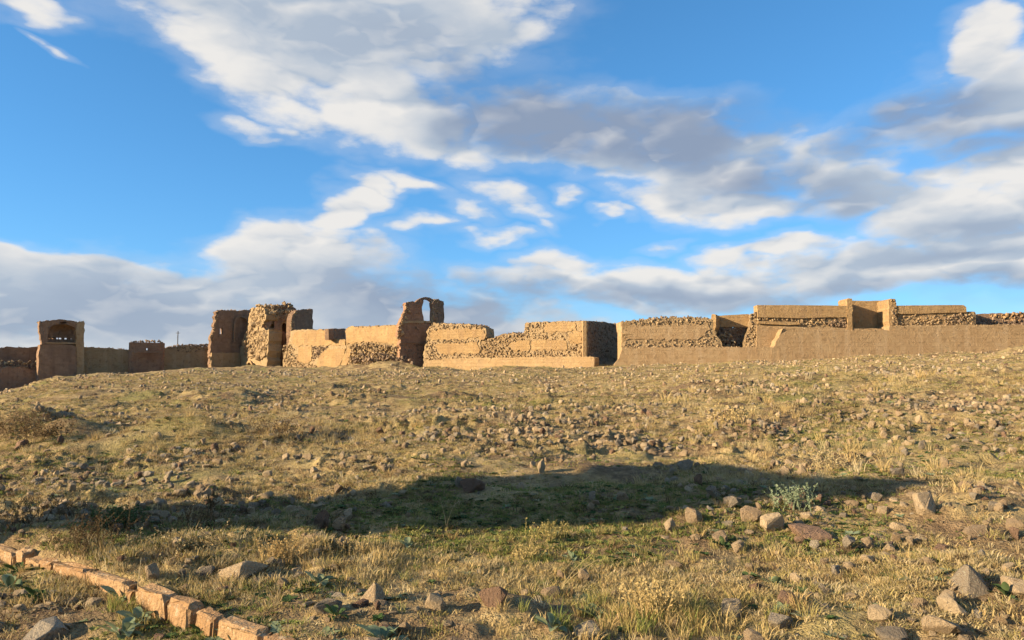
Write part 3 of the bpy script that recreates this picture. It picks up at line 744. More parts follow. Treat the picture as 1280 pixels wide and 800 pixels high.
# -- plinth in front of the three banded walls
t = empty('stone_plinth', base_at(640, 109), 'long low pale plinth running along the foot of the banded walls', 'plinth')
P8 = P7.pushed(1.6)
slab('plinth_face', P8, [(534, 451), (560, 448.5), (600, 447.5), (660, 446.5), (700, 446), (740, 445.8), (743, 447), (742, 480), (533, 480)], 1.9, M['plinth'], t, .03, .8)
crest(P8, [(536, 450.5), (600, 447.3), (660, 446.3), (738, 445.7)], t, 1.2, .24, M['rubble'], 1, amp=.1)

# -- dark recess
P9 = Plane((727, 106.5), (772, 118.5))
t = empty('recessed_rampart', base_at(750, 112), 'dark rubble wall turned away from the sun beside the bright square-topped wall', 'wall', 'stretches of the ruined city wall')
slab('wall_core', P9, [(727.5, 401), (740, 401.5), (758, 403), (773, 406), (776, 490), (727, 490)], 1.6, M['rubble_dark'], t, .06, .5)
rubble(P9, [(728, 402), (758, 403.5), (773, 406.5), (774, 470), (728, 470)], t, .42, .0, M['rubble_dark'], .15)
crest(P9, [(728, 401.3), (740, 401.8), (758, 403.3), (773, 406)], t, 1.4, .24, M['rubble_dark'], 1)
P9b = Plane((769.5, 108.5), (778, 101.8))
slab('bright_jamb', P9b, [(769.8, 404), (777, 402.5), (777.6, 403), (777.6, 440), (774, 449), (768, 455), (766, 480), (774, 480), (771.5, 440), (772, 420)][:5] + [(770, 452), (771, 436), (771.5, 420), (770.5, 410)], 1.2, M['plinth'], t, .05, .5)

# -- long grazing-lit wall, centre right
P10 = Plane((776, 101.8), (975, 100))
t = empty('ruined_rampart', base_at(840, 101), 'long wall with a ragged rubble top between the dark recess and the shaded bay', 'wall', 'stretches of the ruined city wall')
slab('wall_core', P10, [(777, 402.5), (800, 400.5), (815, 398.5), (828, 397), (860, 397), (885, 398), (892, 399), (894, 415), (899, 424), (902, 434), (904, 470), (777, 470)], 2.4, M['core'], t, .1, .4)
slab('facing', P10, [(782, 409), (790, 406.8), (850, 406.5), (886, 405), (887, 412), (880, 419), (872, 424), (840, 425), (800, 424.5), (783, 425)], .5, M['base'], t, .11, .38, .10)
rubble(P10, [(777, 403), (815, 398.5), (828, 396.5), (885, 398), (889, 405), (850, 407), (782, 408), (782, 426), (872, 425), (888, 413), (901, 434), (780, 434.5), (777, 420)], t, .34, .05, M['rubble'], .2)
crest(P10, [(779, 402), (800, 400.5), (815, 398.5), (828, 397), (860, 397), (885, 398), (889, 400)], t, 2.2, .36, M['rubble_dark'], 4, amp=.5)
P11 = P10.pushed(1.3)
slab('base_wall', P11, [(768, 455), (774, 448), (777.5, 436), (800, 434.8), (860, 434.2), (900, 433.6), (968, 434.2), (975, 434.2), (975, 475), (766, 475)], 1.9, M['base'], t, .03, .8)
crest(P11, [(779, 435.6), (800, 434.6), (860, 434), (900, 433.4), (964, 434)], t, 1.3, .22, M['rubble'], 1, amp=.1)

# -- shaded bay
t = empty('rampart_bay', base_at(912, 103), 'shaded bay sunk between two piers, a plain slab high at its back', 'wall', 'stretches of the ruined city wall')
P12 = Plane((888, 103.6), (940, 103.2))
slab('back_slab', P12, [(893, 394.5), (910, 393.8), (936, 392.5), (938, 409.5), (894, 408.5)], .8, M['tan'], t, .03, .8)
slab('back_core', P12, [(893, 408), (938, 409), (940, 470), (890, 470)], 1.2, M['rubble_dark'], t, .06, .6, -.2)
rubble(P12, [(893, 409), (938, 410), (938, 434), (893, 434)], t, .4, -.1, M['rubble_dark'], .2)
P12a = Plane((889.5, 100.9), (894, 100.7))
slab('side_pier', P12a, [(889.4, 393.5), (891, 392.5), (894.5, 393), (895, 408), (892, 416), (890, 416)], 2.8, M['tan'], t, .05, .5)
P12b = Plane((932, 101.2), (946, 100.9))
slab('side_pier', P12b, [(938.5, 392), (943, 391.5), (946, 394), (946, 470), (928, 470), (929, 428), (932, 418), (937, 408)], 3.0, M['core'], t, .08, .4)
rubble(P12b, [(938, 392), (944, 391.5), (946, 398), (946, 434), (930, 434), (931, 420), (937, 408)], t, .38, .08, M['rubble'], .2, 'torn_edge')
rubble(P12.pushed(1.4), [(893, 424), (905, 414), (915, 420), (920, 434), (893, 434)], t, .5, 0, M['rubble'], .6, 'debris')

# -- tall slab wall
P13 = Plane((944, 100.8), (1062, 100.4))
t = empty('slab_topped_rampart', base_at(1000, 100.5), 'wall capped by the longest smooth straight slab, left of the tall niche', 'wall', 'stretches of the ruined city wall')
slab('cap_slab', P13, [(946, 381.5), (1000, 381.7), (1059, 382.2), (1059, 396.5), (1000, 398), (946.5, 396.8)], 1.8, M['tan'], t, .02, 1.2, .25)
slab('wall_core', P13, [(946, 396), (1059, 396), (1060, 470), (945, 470)], 2.0, M['core'], t, .03, .8, -.1)
slab('string_course', P13, [(947, 401.5), (997, 402.6), (1000, 405.8), (975, 406.2), (947, 404.6)], .6, M['tan'], t, .03, .7, .35)
rubble(P13, [(946, 396), (1059, 396), (1059, 407), (1003, 407), (1000, 402), (946, 401)], t, .34, .05, M['rubble'], .2)
slab('lower_face', P13, [(946, 407), (990, 408), (1003, 409), (1060, 410), (1060, 470), (945, 470)], .5, M['base'], t, .03, .8, .12)
rubble(P13, [(1036, 403), (1048, 398), (1058, 400), (1059, 409), (1036, 408)], t, .36, .15, M['rubble_dark'], .1, 'broken_patch')

# -- tall niche
t = empty('niche_tower', base_at(1088, 101), 'tall square niche with shaded back, highest point of the right-hand wall', 'tower')
P14 = Plane((1058, 100.4), (1120, 100.2))
slab('side_pier', P14, [(1057.5, 375), (1059, 373.2), (1064, 373.5), (1064.5, 412), (1062.5, 420), (1059, 420)], 3.0, M['tan'], t, .05, .5, .3)
slab('side_pier', P14, [(1109, 376), (1112, 373.6), (1117.5, 374), (1119, 380), (1120, 400), (1119, 470), (1110, 470), (1109.5, 410)], 3.4, M['tan'], t, .08, .4, .35)
rubble(P14, [(1111, 376), (1117, 374), (1120, 384), (1120, 408), (1112, 412), (1113, 394)], t, .34, .4, M['rubble'], .15, 'torn_edge')
slab('back_wall', P14.pushed(-3.0), [(1059, 375.5), (1085, 376.2), (1116, 375), (1116, 470), (1059, 470)], 1.0, M['tan'], t, .03, 1)
slab('sill', P14, [(1058, 410.5), (1112, 411.2), (1113, 413.5), (1058, 413)], 3.2, M['base'], t, .04, .6, .2)

# -- right part of the wall
P15 = Plane((1118, 100.2), (1222, 100))
t = empty('slab_topped_rampart', base_at(1165, 100), 'wall with a shorter smooth slab on rubble, right of the tall niche', 'wall', 'stretches of the ruined city wall')
slab('cap_slab', P15, [(1120, 382.2), (1160, 381.8), (1203, 381.5), (1206.5, 384), (1207, 390.5), (1160, 392), (1120, 392.5)], 1.6, M['tan'], t, .02, 1, .25)
slab('wall_core', P15, [(1119, 391), (1205, 390), (1218, 389.5), (1219.5, 391), (1219.5, 470), (1119, 470)], 2.0, M['core'], t, .05, .5)
slab('facing', P15, [(1150, 394.5), (1180, 394), (1184, 400), (1152, 401)], .5, M['tan'], t, .11, .38, .10)
rubble(P15, [(1119, 391), (1217, 390), (1219, 407), (1119, 408)], t, .36, .05, M['rubble'], .2)
rubble(P15, [(1180, 398), (1206, 391), (1208, 405), (1182, 405)], t, .42, .1, M['rubble_dark'], .15, 'broken_patch')
P16 = Plane((1216, 102.5), (1420, 101.5))
t = empty('ruined_rampart', base_at(1250, 101), 'low wall at the right edge, its sunlit top band coloured in orange', 'wall', 'stretches of the ruined city wall')
slab('wall_face', P16, [(1214, 395), (1222, 392.5), (1255, 392), (1280, 390.5), (1420, 386), (1420, 470), (1214, 470)], 1.6, M['umber'], t, .06, .5)
rubble(P16, [(1232, 393.5), (1280, 391), (1420, 386), (1420, 398), (1280, 402), (1255, 400)], t, .5, .15, M['kerb'], .15, 'facing_stones')  # orange stone colour stands in for the sunlit band along the top
rubble(P16.pushed(1.2), [(1214, 402), (1240, 398), (1290, 404), (1420, 404), (1420, 412), (1214, 412)], t, .5, 0, M['rubble_dark'], .6, 'debris')

# -- the great smooth base wall on the right
P17 = Plane((962, 98.78), (1113, 98.4))
t = empty('base_rampart', base_at(1040, 98.3), 'great smooth base wall below the tall niche, sloping cut at its left end', 'wall')
slab('wall_face', P17, [(979, 411), (1003, 411.6), (1060, 412.6), (1112, 413.2), (1112, 478), (962, 478), (965, 436)], 2.0, M['base'], t, .05, .6)
P17s = Plane((964.5, 99.8), (978.8, 98.72))
slab('sloping_end', P17s, [(964, 435.5), (976.5, 411.5), (979, 410.8), (969, 434.5), (966.5, 436)], .5, M['plinth'], t, .02, .6, .12)
crest(P17, [(981, 411), (1003, 411.4), (1060, 412.4), (1111, 413)], t, 1.2, .2, M['rubble'], 1, amp=.05)
P18 = Plane((1112, 98.4), (1420, 97.7))
t = empty('base_rampart', base_at(1200, 97.8), 'lighter smooth base wall at the right, running out of the picture', 'wall')
slab('wall_face', P18, [(1112, 407.5), (1150, 407), (1219, 406.2), (1280, 406), (1420, 405), (1420, 475), (1112, 475)], 2.2, M['base'], t, .05, .6)
crest(P18, [(1113, 407.3), (1219, 406), (1420, 404.8)], t, 1.4, .2, M['rubble'], 1, amp=.05)

# -- added wall stub, unseen at left: outline traced back from the long grass shadow
def shadow_caster():
    t = np.array([-SUN[1], SUN[0], 0]); t /= np.linalg.norm(t); t = -t if t[1] < 0 else t     # along the wall, away from camera
    nh = np.array([SUN[0], SUN[1], 0]); nh /= np.linalg.norm(nh)
    o = np.array([-10.5, 4.6, 0])
    outline = [(150, 645), (300, 642), (345, 634), (450, 615), (560, 602), (660, 594), (760, 592), (860, 584), (905, 582), (960, 590), (1060, 598), (1150, 602), (1205, 607),
               (1140, 611), (1060, 614), (1000, 622), (930, 630), (860, 640), (700, 652), (560, 663), (450, 668), (300, 668), (150, 655)]
    pts = []
    for px, py in outline:
        q = hit(px, py); k = np.dot(o - q, nh) / np.dot(SUN, nh)
        p = q + SUN * k; pts.append((float(np.dot(p - o, t)), float(p[2])))
    us = [p[0] for p in pts]
    g = float(Z(o[0], o[1])) - .5
    P = Plane.__new__(Plane); P.t = t; P.n = -nh; P.o = o
    if np.dot(np.cross(P.t, np.array([0, 0, 1.0])), P.n) < 0: P.t = -P.t; pts = [(-u, z) for u, z in pts]
    pts = [(pts[0][0], g)] + pts + [(pts[-1][0], g)]
    n = len(pts); fr = [P.at_uv(u, z) for u, z in pts]; bk = [P.at_uv(u, z, -.7) for u, z in pts]
    e = empty('ruined_rampart', (o[0], o[1], g), 'added unseen wall stub left of the picture, shaped to shade the grass', 'wall')
    faces = [list(range(n)), list(range(2 * n - 1, n - 1, -1))] + [[i, i + n, (i + 1) % n + n, (i + 1) % n] for i in range(n)]
    add_mesh('wall_core', fr + bk, faces, M['core'], e, [(u, z) for u, z in pts] * 2)
    return pts
CASTER = shadow_caster()
# ------------------------------------------------------------------ kerb of cut blocks, bottom left
def build_kerb():
    (x0, y0), (x1, y1) = KERB
    T = np.array([x1 - x0, y1 - y0, 0]); L = np.linalg.norm(T); T /= L; Nn = np.array([T[1], -T[0], 0])
    e = empty('stone_kerb', (KA[0], KA[1], float(Z(KA[0], KA[1], False))), 'low kerb of orange cut stone blocks running across the bottom left corner', 'kerb')
    # photo columns of each block's front face: left, right, top row offset (taller +)
    blocks = [(-62, -34, 0), (-33, -12, 2), (-11, 18, 0), (21, 33, 9), (34, 51, -3), (52, 67, -2), (68, 111, 1), (113, 160, 3), (161, 170, -4), (171, 213, 6), (214, 243, 8), (247, 274, 3), (276, 328, 5), (331, 362, 0), (365, 392, -4)]
    def along(px):
        d = ray(px, 700); d = d / d[1]      # intersect column with the kerb line in plan
        den = d[0] * T[1] - T[0]
        k = (x0 * T[1] - y0 * T[0]) / (d[0] * T[1] - T[0])
        return (d[0] * k - x0) * T[0] + (k - y0) * T[1]
    for a, b, tall in blocks:
        u0, u1 = along(a) + .006, along(b) - .006
        um = (u0 + u1) / 2; c = np.array([x0, y0, 0]) + T * um
        g = float(Z(c[0] + Nn[0] * .15, c[1] + Nn[1] * .15, False))
        hgt = .10 + tall * .006; dep = random.uniform(.09, .12); w = u1 - u0
        bm = bmesh.new(); bmesh.ops.create_cube(bm, size=1)
        bmesh.ops.bevel(bm, geom=bm.edges[:], offset=.09, segments=1, affect='EDGES')
        bmesh.ops.subdivide_edges(bm, edges=bm.edges[:], cuts=1, use_grid_fill=True)
        yaw = random.uniform(-.09, .09); rollv = random.uniform(-.05, .05)
        V = []
        for v in bm.verts:
            p = np.array(v.co[:]) * np.array([w, dep, hgt + .16])
            p += rng.normal(0, .007, 3)
            x_, y_ = p[0] * math.cos(yaw) - p[1] * math.sin(yaw), p[0] * math.sin(yaw) + p[1] * math.cos(yaw)
            zz = p[2] + x_ * rollv
            q = c + T * x_ - Nn * (y_ + dep * .3); V.append((q[0], q[1], g + hgt / 2 - .08 + zz))
        bm.verts.index_update(); Fc = [[v.index for v in f.verts] for f in bm.faces]; bm.free()
        add_mesh('block', V, Fc, M['kerb'], e)
build_kerb()

# ------------------------------------------------------------------ stones in the field
def rock_mesh(seed, material, sq):
    r = np.random.default_rng(seed)
    V, Fc = hull(15 + seed % 7, sq, seed)
    V = V - np.array([0, 0, V[:, 2].min()])
    bm = bmesh.new(); vs = [bm.verts.new(v) for v in V]
    for f in Fc: bm.faces.new([vs[i] for i in f])
    bmesh.ops.bevel(bm, geom=bm.edges[:], offset=.045, segments=1, affect='EDGES')
    bmesh.ops.triangulate(bm, faces=bm.faces[:])
    for v in bm.verts: v.co += Vector(r.normal(0, .012, 3))
    me = bpy.data.meshes.new('stone'); bm.to_mesh(me); bm.free()
    me.materials.append(material); return me
SQ = [(1, .8, .55), (1, .7, .8), (.9, .9, .4), (1, .6, .45), (.85, .8, .95), (1, .9, .7)]
RK = {k: [rock_mesh(300 + i, M[k], SQ[i % 6]) for i in range(12)] for k in ('pale', 'grey', 'rust')}
def peak_mesh(seed, material):
    r = np.random.default_rng(seed); n = 5
    P = [(math.cos(a) * r.uniform(.75, 1.05), math.sin(a) * r.uniform(.75, 1.05), r.uniform(0, .12)) for a in np.linspace(0, math.tau, n + 1)[:-1] + r.uniform(-.25, .25, n)]
    P += [(p[0] * .55 + r.normal(0, .08), p[1] * .55 + r.normal(0, .08), r.uniform(.45, .7)) for p in P[:3]] + [(r.normal(0, .3), r.normal(0, .3), 1.0), (r.normal(0, .35), r.normal(0, .35), .85)]
    bm = bmesh.new()
    for p in P: bm.verts.new(p)
    bmesh.ops.convex_hull(bm, input=bm.verts[:])
    bmesh.ops.delete(bm, geom=[v for v in bm.verts if not v.link_faces], context='VERTS')
    bmesh.ops.recalc_face_normals(bm, faces=bm.faces)
    bmesh.ops.bevel(bm, geom=bm.edges[:], offset=.05, segments=1, affect='EDGES'); bmesh.ops.triangulate(bm, faces=bm.faces[:])
    for v in bm.verts: v.co += Vector(r.normal(0, .015, 3))
    me = bpy.data.meshes.new('stone'); bm.to_mesh(me); bm.free(); me.materials.append(material); return me
for k in RK: RK[k] += [peak_mesh(71 + j, M[k]) for j in range(5)]
proto_rocks = bpy.data.collections.new('stone_shapes')          # source shapes for the loose rubble
for k, key in enumerate(('pale', 'grey', 'rust')):
    for i, me in enumerate(RK[key][:12]):
        o = bpy.data.objects.new('stone_shape_%02d' % (k * 12 + i), me); proto_rocks.objects.link(o)

def to_px(p):
    d = np.asarray(p) - np.array([0, 0, EYE]); f = d[1] * CP + d[2] * SP; v = -d[1] * SP + d[2] * CP
    return 640 + F * d[0] / f, 400 - F * v / f, f

def one_stone(px, py, wpx, hpx, key, label, shape=None, yaw=None, group=None):
    q = hit(px, py); s = wpx / F * math.hypot(*q[:2]) / 1.7
    me = RK[key][shape if shape is not None else rng.integers(12)]
    o = bpy.data.objects.new('stone', me); COL.objects.link(o)
    zs = hpx / F * q[1] * 1.25
    dz = max(v.co.z for v in me.vertices)
    o.scale = (s, s, zs / dz); o.rotation_euler = (random.uniform(-.15, .15), random.uniform(-.15, .15), yaw if yaw is not None else random.uniform(0, 6.3))
    o.location = (q[0], q[1], float(Z(q[0], q[1])) - zs * .28)
    return tag(o, label, 'stone', group)
HERO = [
    (1212, 733, 52, 30, 'grey', 'large pointed grey stone in the grass near the right edge', 12),
    (465, 752, 42, 24, 'pale', 'pointed orange stone with a long shadow, right of the kerb end', 13),
    (543, 760, 30, 20, 'pale', 'small rounded orange stone right of the pointed orange stone', 5),
    (618, 762, 36, 24, 'rust', 'reddish brown stone in the short grass at bottom centre', 5),
    (732, 726, 20, 20, 'pale', 'small upright pale stone left of the long yellow grass', 4),
    (968, 664, 40, 22, 'pale', 'bright pale stone just below the grey green shrub', 1),
    (938, 652, 26, 18, 'pale', 'smaller pale stone left of the bright one below the shrub', 5),
    (870, 655, 26, 22, 'pale', 'tan stone at the lower edge of the long shadow, right half', 4),
    (304, 722, 66, 28, 'pale', 'broad half-buried tan boulder between the kerb and the golden bush', 0),
    (60, 794, 50, 22, 'grey', 'smooth grey slab in the bottom left corner below the kerb', 2),
    (985, 758, 28, 20, 'rust', 'brown stone with lit top, bottom right of the long yellow grass', 5),
    (918, 768, 34, 26, 'grey', 'rough grey stone buried in tall yellow grass at the bottom', 1),
    (972, 780, 44, 16, 'grey', 'flat grey stone beside the rough grey one at the bottom', 2),
    (1183, 768, 38, 26, 'pale', 'tan wedge of stone standing below the large pointed grey stone', 1),
    (1176, 792, 46, 20, 'pale', 'wide low tan stone under the standing tan wedge, bottom right', 0),
    (1268, 742, 40, 18, 'pale', 'flat pale stone touching the right edge beside the pointed grey stone', 2),
    (1098, 778, 26, 16, 'pale', 'pale chip of stone, left one of a pair near the bottom right', 5),
    (1112, 792, 40, 18, 'grey', 'low grey stone at the bottom right, under the pale chip', 0),
    (1155, 640, 34, 26, 'pale', 'pale angular stone right of the shadow tip', 1),
    (1222, 664, 38, 22, 'pale', 'tan stone leaning in the sun above the pointed grey stone', 3),
    (1012, 672, 60, 14, 'rust', 'long flat dark slab in place of shadow, right of the bright pale one', 2),  # dark slab shape set where a shadow lies beside the pale stone
    (590, 614, 34, 18, 'rust', 'dark reddish stone on the upper edge of the long shadow', 5),
    (575, 610, 16, 16, 'grey', 'round grey stone against the dark reddish stone on the shadow edge', 4),
    (404, 664, 24, 24, 'rust', 'dark upright stone inside the shadow, left of centre', 4),
    (873, 607, 14, 16, 'rust', 'nearly black stone inside the right part of the shadow', 4),
    (677, 592, 14, 18, 'pale', 'upright orange stone just above the middle of the shadow', 4),
    (734, 798, 40, 16, 'grey', 'grey stone cut off by the bottom edge, centre', 0),
    (28, 560, 16, 12, 'rust', 'small dark stone below the shaded mound at far left', 5),
    (77, 556, 9, 12, 'rust', 'tiny upright dark stone right of the shaded mound at far left', 4),
    (858, 588, 20, 14, 'grey', 'grey stone on the shadow edge, right of centre', 5),
    (348, 574, 10, 9, 'pale', 'leftmost of four pale stones lined up in the left field', 4),
    (358, 574, 11, 9, 'pale', 'second from left of four pale stones lined up in the left field', 5),
    (371, 574, 12, 8, 'pale', 'third from left of four pale stones lined up in the left field', 0),
    (385, 575, 13, 8, 'pale', 'rightmost of four pale stones lined up in the left field', 5),
    (1004, 592, 14, 12, 'pale', 'orange tinted stone above the thin end of the shadow', 13),
    (900, 676, 22, 14, 'pale', 'pale stone below the right shadow, beside a dark leafy plant', 0),
    (408, 768, 34, 18, 'grey', 'grey stone with pale top between the kerb end and the pointed orange stone', 5),
]
for h_ in HERO: one_stone(*h_[:6], shape=h_[6])

# loose stones: thousands of points, the largest in view as objects, the rest as one mass of rubble
def scatter(n, r0, r1, amax=math.radians(43), power=1.0):
    u = rng.random(n); r = (r0 ** power + u * (r1 ** power - r0 ** power)) ** (1 / power)
    a = rng.uniform(-amax, amax, n); return r * np.sin(a), r * np.cos(a), r
sx, sy, sr = scatter(130000, 3.6, 112, power=.7)
clus = fbm(sx / 3.2 + 7, sy / 3.2, 61, 3); fine_c = fbm(sx / .8, sy / .8, 71, 2)
right = np.clip(sx / np.maximum(sy, 1) / .7 * .5 + .5, 0, 1)
prob = np.clip((clus - .50 + .10 * right) * 6.0, 0.04, 1) * np.clip((fine_c - .28) * 2.4, .1, 1)
ya = np.interp(sx / sy, _foot[:, 0], _foot[:, 1])
keep = (rng.random(len(sx)) < prob) & (sy < ya - 1.8)
KT = np.array([KERB[1][0] - KERB[0][0], KERB[1][1] - KERB[0][1]]); KT /= np.linalg.norm(KT)
kd = (sx - KERB[0][0]) * -KT[1] + (sy - KERB[0][1]) * KT[0]
keep &= ~((np.abs(kd) < .16) & (sx < KERB[1][0] + .2))
keep &= rng.random(len(sx)) < np.interp(sr, [4, 8, 12], [.45, .8, 1])
sx, sy, sr = sx[keep], sy[keep], sr[keep]
# bands of denser rubble seen on the slope: column, row, count, spread across and in depth (m), size factor
extra = []
for px, py, n, ax, ay, k in [(980, 545, 240, 2.6, 1.0, 1.2), (700, 525, 160, 2.4, 1.0, 1.3), (600, 555, 120, 1.8, .7, 1.2), (930, 500, 160, 5, 2, 1.4), (780, 560, 160, 2.0, .6, 1.1), (450, 590, 90, 1.3, .5, 1.1), (560, 470, 160, 6, 4, 2.2), (640, 478, 120, 6, 3, 2.0), (480, 466, 120, 5, 3, 2.4),
                              (350, 470, 90, 5, 3, 2.2), (270, 485, 70, 4, 1.2, 1.8), (95, 474, 260, 6, 6, 2.2), (330, 468, 160, 5, 4, 2.6), (850, 470, 120, 7, 3, 1.8), (1120, 560, 160, 2.5, 1.0, 1.1), (1180, 660, 120, 1.2, .7, 1.0), (1230, 620, 100, 1.4, .6, 1.0), (1090, 700, 80, .9, .5, .9), (1210, 770, 60, .5, .4, .8), (960, 640, 50, .6, .3, 1.1), (500, 545, 120, 2.0, .6, 1.2), (1090, 505, 150, 5, 1.5, 1.4)]:
    q = hit(px, py)
    for j in range(n): extra.append((q[0] + random.gauss(0, ax), q[1] + random.gauss(0, ay), k))
extra = np.array(extra); extra = extra[extra[:, 1] > 3.6]
sx = np.concatenate([sx, extra[:, 0]]); sy = np.concatenate([sy, extra[:, 1]]); sr = np.hypot(sx, sy); sk = np.concatenate([np.ones(len(sx) - len(extra)), extra[:, 2]])
sz = Z(sx, sy)
size = np.exp(rng.normal(math.log(.042), .55, len(sx))) * (1 + .012 * sr) * np.where(sr > 14, 1.15, .85)
size = np.clip(size * (1 + (sk - 1) * .5), .016, np.interp(sr, [4, 20, 60, 110], [.085, .11, .19, .28]))
keyi = rng.choice(3, len(sx), p=(.70, .22, .08))
px_, py_, pf_ = to_px(np.stack([sx, sy, sz]).reshape(3, -1)) if False else (640 + F * sx / (sy * CP + (sz - EYE) * SP), 400 - F * (-sy * SP + (sz - EYE) * CP) / (sy * CP + (sz - EYE) * SP), sy)
vis = (px_ > 6) & (px_ < 1274) & (py_ < 794)
score = np.where(vis, size / sr, 0)
order = np.argsort(-score); NIND = 250
ind = set(order[:NIND].tolist())
names3 = ('pale', 'grey', 'rust'); word3 = ('pale tan', 'grey', 'reddish brown')
def shadow_zone(x, y):
    up = np.interp(x, [-50, 340, 560, 760, 905, 1060, 1205, 1300], [640, 632, 602, 592, 582, 598, 607, 607])
    lo = np.interp(x, [-50, 340, 560, 700, 860, 1000, 1205, 1300], [695, 682, 663, 652, 640, 622, 607, 607])
    if y < 535: return 'high up the slope'
    return 'just beyond the shadow' if y < up else ('inside the shadow' if y <= lo else 'before the shadow')
MARKS = [(110, 'vaulted tower'), (255, 'small red tower'), (395, 'gate tower'), (495, 'bright stepped wall'), (560, 'arch tower'), (660, 'banded wall'), (775, 'dark recess'), (890, 'ragged topped wall'),
         (945, 'shaded bay'), (1058, 'longest slab'), (1120, 'tall niche'), (1220, 'shorter slab'), (9999, 'right edge wall')]
def mark(x): return next(m for lim, m in MARKS if x < lim)
ORD = ['leftmost', 'second', 'third', 'fourth', 'fifth', 'sixth', 'seventh', 'eighth', 'ninth', 'tenth', 'eleventh', 'twelfth', 'thirteenth', 'fourteenth', 'fifteenth', 'sixteenth', 'seventeenth', 'eighteenth', 'nineteenth', 'twentieth'] + ['twenty-' + w for w in 'first second third fourth fifth sixth seventh eighth ninth'.split()] + ['thirtieth']
combos = {}
for i in order[:NIND]: combos.setdefault((int(keyi[i]), shadow_zone(px_[i], py_[i]), mark(px_[i])), []).append(int(i))
for (k, zn, mk), lst in combos.items():
    lst.sort(key=lambda j: px_[j])
    for rank, i in enumerate(lst):
        s = float(size[i])
        o = bpy.data.objects.new('stone', RK[names3[k]][int(rng.integers(12))]); COL.objects.link(o)
        o.scale = (s, s, s * random.uniform(.75, 1.1)); o.rotation_euler = (random.uniform(-.3, .3), random.uniform(-.3, .3), random.uniform(0, 6.3))
        o.location = (float(sx[i]), float(sy[i]), float(sz[i]) - s * .36)
        pre = '' if len(lst) == 1 else (ORD[rank] + ' ' if rank == 0 else ORD[rank] + ' from left ')
        tag(o, '%s%s loose stone %s, below the %s' % (pre, word3[k], zn, mk), 'stone', 'loose stones on the slope')

def gn_scatter(name, pts, rots, scl, idx, collection, label, cat):
    me = bpy.data.meshes.new(name); n = len(pts)
    me.vertices.add(n); me.vertices.foreach_set('co', np.asarray(pts, np.float32).ravel())
    a = me.attributes.new('rot', 'FLOAT_VECTOR', 'POINT'); a.data.foreach_set('vector', np.asarray(rots, np.float32).ravel())
    a = me.attributes.new('scl', 'FLOAT_VECTOR', 'POINT'); a.data.foreach_set('vector', np.asarray(scl, np.float32).ravel())
    a = me.attributes.new('idx', 'INT', 'POINT'); a.data.foreach_set('value', np.asarray(idx, np.int32))
    me.update()
    o = bpy.data.objects.new(name, me); COL.objects.link(o); tag(o, label, cat, kind='stuff')
    g = bpy.data.node_groups.new(name + '_nodes', 'GeometryNodeTree')
    g.interface.new_socket('Geometry', in_out='INPUT', socket_type='NodeSocketGeometry'); g.interface.new_socket('Geometry', in_out='OUTPUT', socket_type='NodeSocketGeometry')
    gi = g.nodes.new('NodeGroupInput'); go = g.nodes.new('NodeGroupOutput')
    ci = g.nodes.new('GeometryNodeCollectionInfo'); ci.inputs['Collection'].default_value = collection
    ci.inputs['Separate Children'].default_value = True; ci.inputs['Reset Children'].default_value = True
    ip = g.nodes.new('GeometryNodeInstanceOnPoints'); ip.inputs['Pick Instance'].default_value = True
    def attr(nm, dt):
        nd = g.nodes.new('GeometryNodeInputNamedAttribute'); nd.data_type = dt; nd.inputs['Name'].default_value = nm; return nd.outputs['Attribute']
    L = g.links.new
    L(gi.outputs[0], ip.inputs['Points']); L(ci.outputs[0], ip.inputs['Instance'])
    er = g.nodes.new('FunctionNodeEulerToRotation'); L(attr('rot', 'FLOAT_VECTOR'), er.inputs[0]); L(er.outputs[0], ip.inputs['Rotation'])
    L(attr('scl', 'FLOAT_VECTOR'), ip.inputs['Scale']); L(attr('idx', 'INT'), ip.inputs['Instance Index'])
    L(ip.outputs[0], go.inputs[0])
    md = o.modifiers.new('scatter', 'NODES'); md.node_group = g
    return o
rest = np.array([i for i in range(len(sx)) if i not in ind])
rs = size[rest]
gn_scatter('stone_rubble', np.stack([sx[rest], sy[rest], sz[rest] - rs * .32], -1), np.stack([rng.uniform(-.35, .35, len(rest)), rng.uniform(-.35, .35, len(rest)), rng.uniform(0, 6.3, len(rest))], -1),
           np.stack([rs, rs, rs * rng.uniform(.7, 1.2, len(rest))], -1), keyi[rest] * 12 + rng.integers(0, 12, len(rest)), proto_rocks, 'small stones strewn all over the dry slope', 'rubble')
print('stones', len(sx), flush=True)

# ------------------------------------------------------------------ grass and weeds
def tuft(n, h, spread, width, lean, seed, curl=.5, heads=0):
    r = np.random.default_rng(seed); V = []; Fc = []
    for b in range(n):
        a = r.uniform(0, 6.283); d = spread * math.sqrt(r.random()); x, y = d * math.cos(a), d * math.sin(a)
        a2 = a + r.normal(0, .9); hh = h * r.uniform(.45, 1.1); ln = lean * r.uniform(.3, 1.3); w = width * r.uniform(.6, 1.2)
        px, py = -math.sin(a2) * w, math.cos(a2) * w
        if r.random() < .5: px, py = math.cos(a2) * w, math.sin(a2) * w
        k = len(V)
        for f, ww in ((0, 1.0), (.55, .75)):
            o = ln * hh * f ** (1 + curl); z = hh * f * (1 - .15 * ln * f) - (.02 if f == 0 else 0)
            cx, cy = x + math.cos(a2) * o, y + math.sin(a2) * o
            V += [(cx - px * ww, cy - py * ww, z), (cx + px * ww, cy + py * ww, z)]
        o = ln * hh; V.append((x + math.cos(a2) * o, y + math.sin(a2) * o, hh * (1 - .25 * ln)))
        Fc += [[k, k + 1, k + 3, k + 2], [k + 2, k + 3, k + 4]]
    return V, Fc
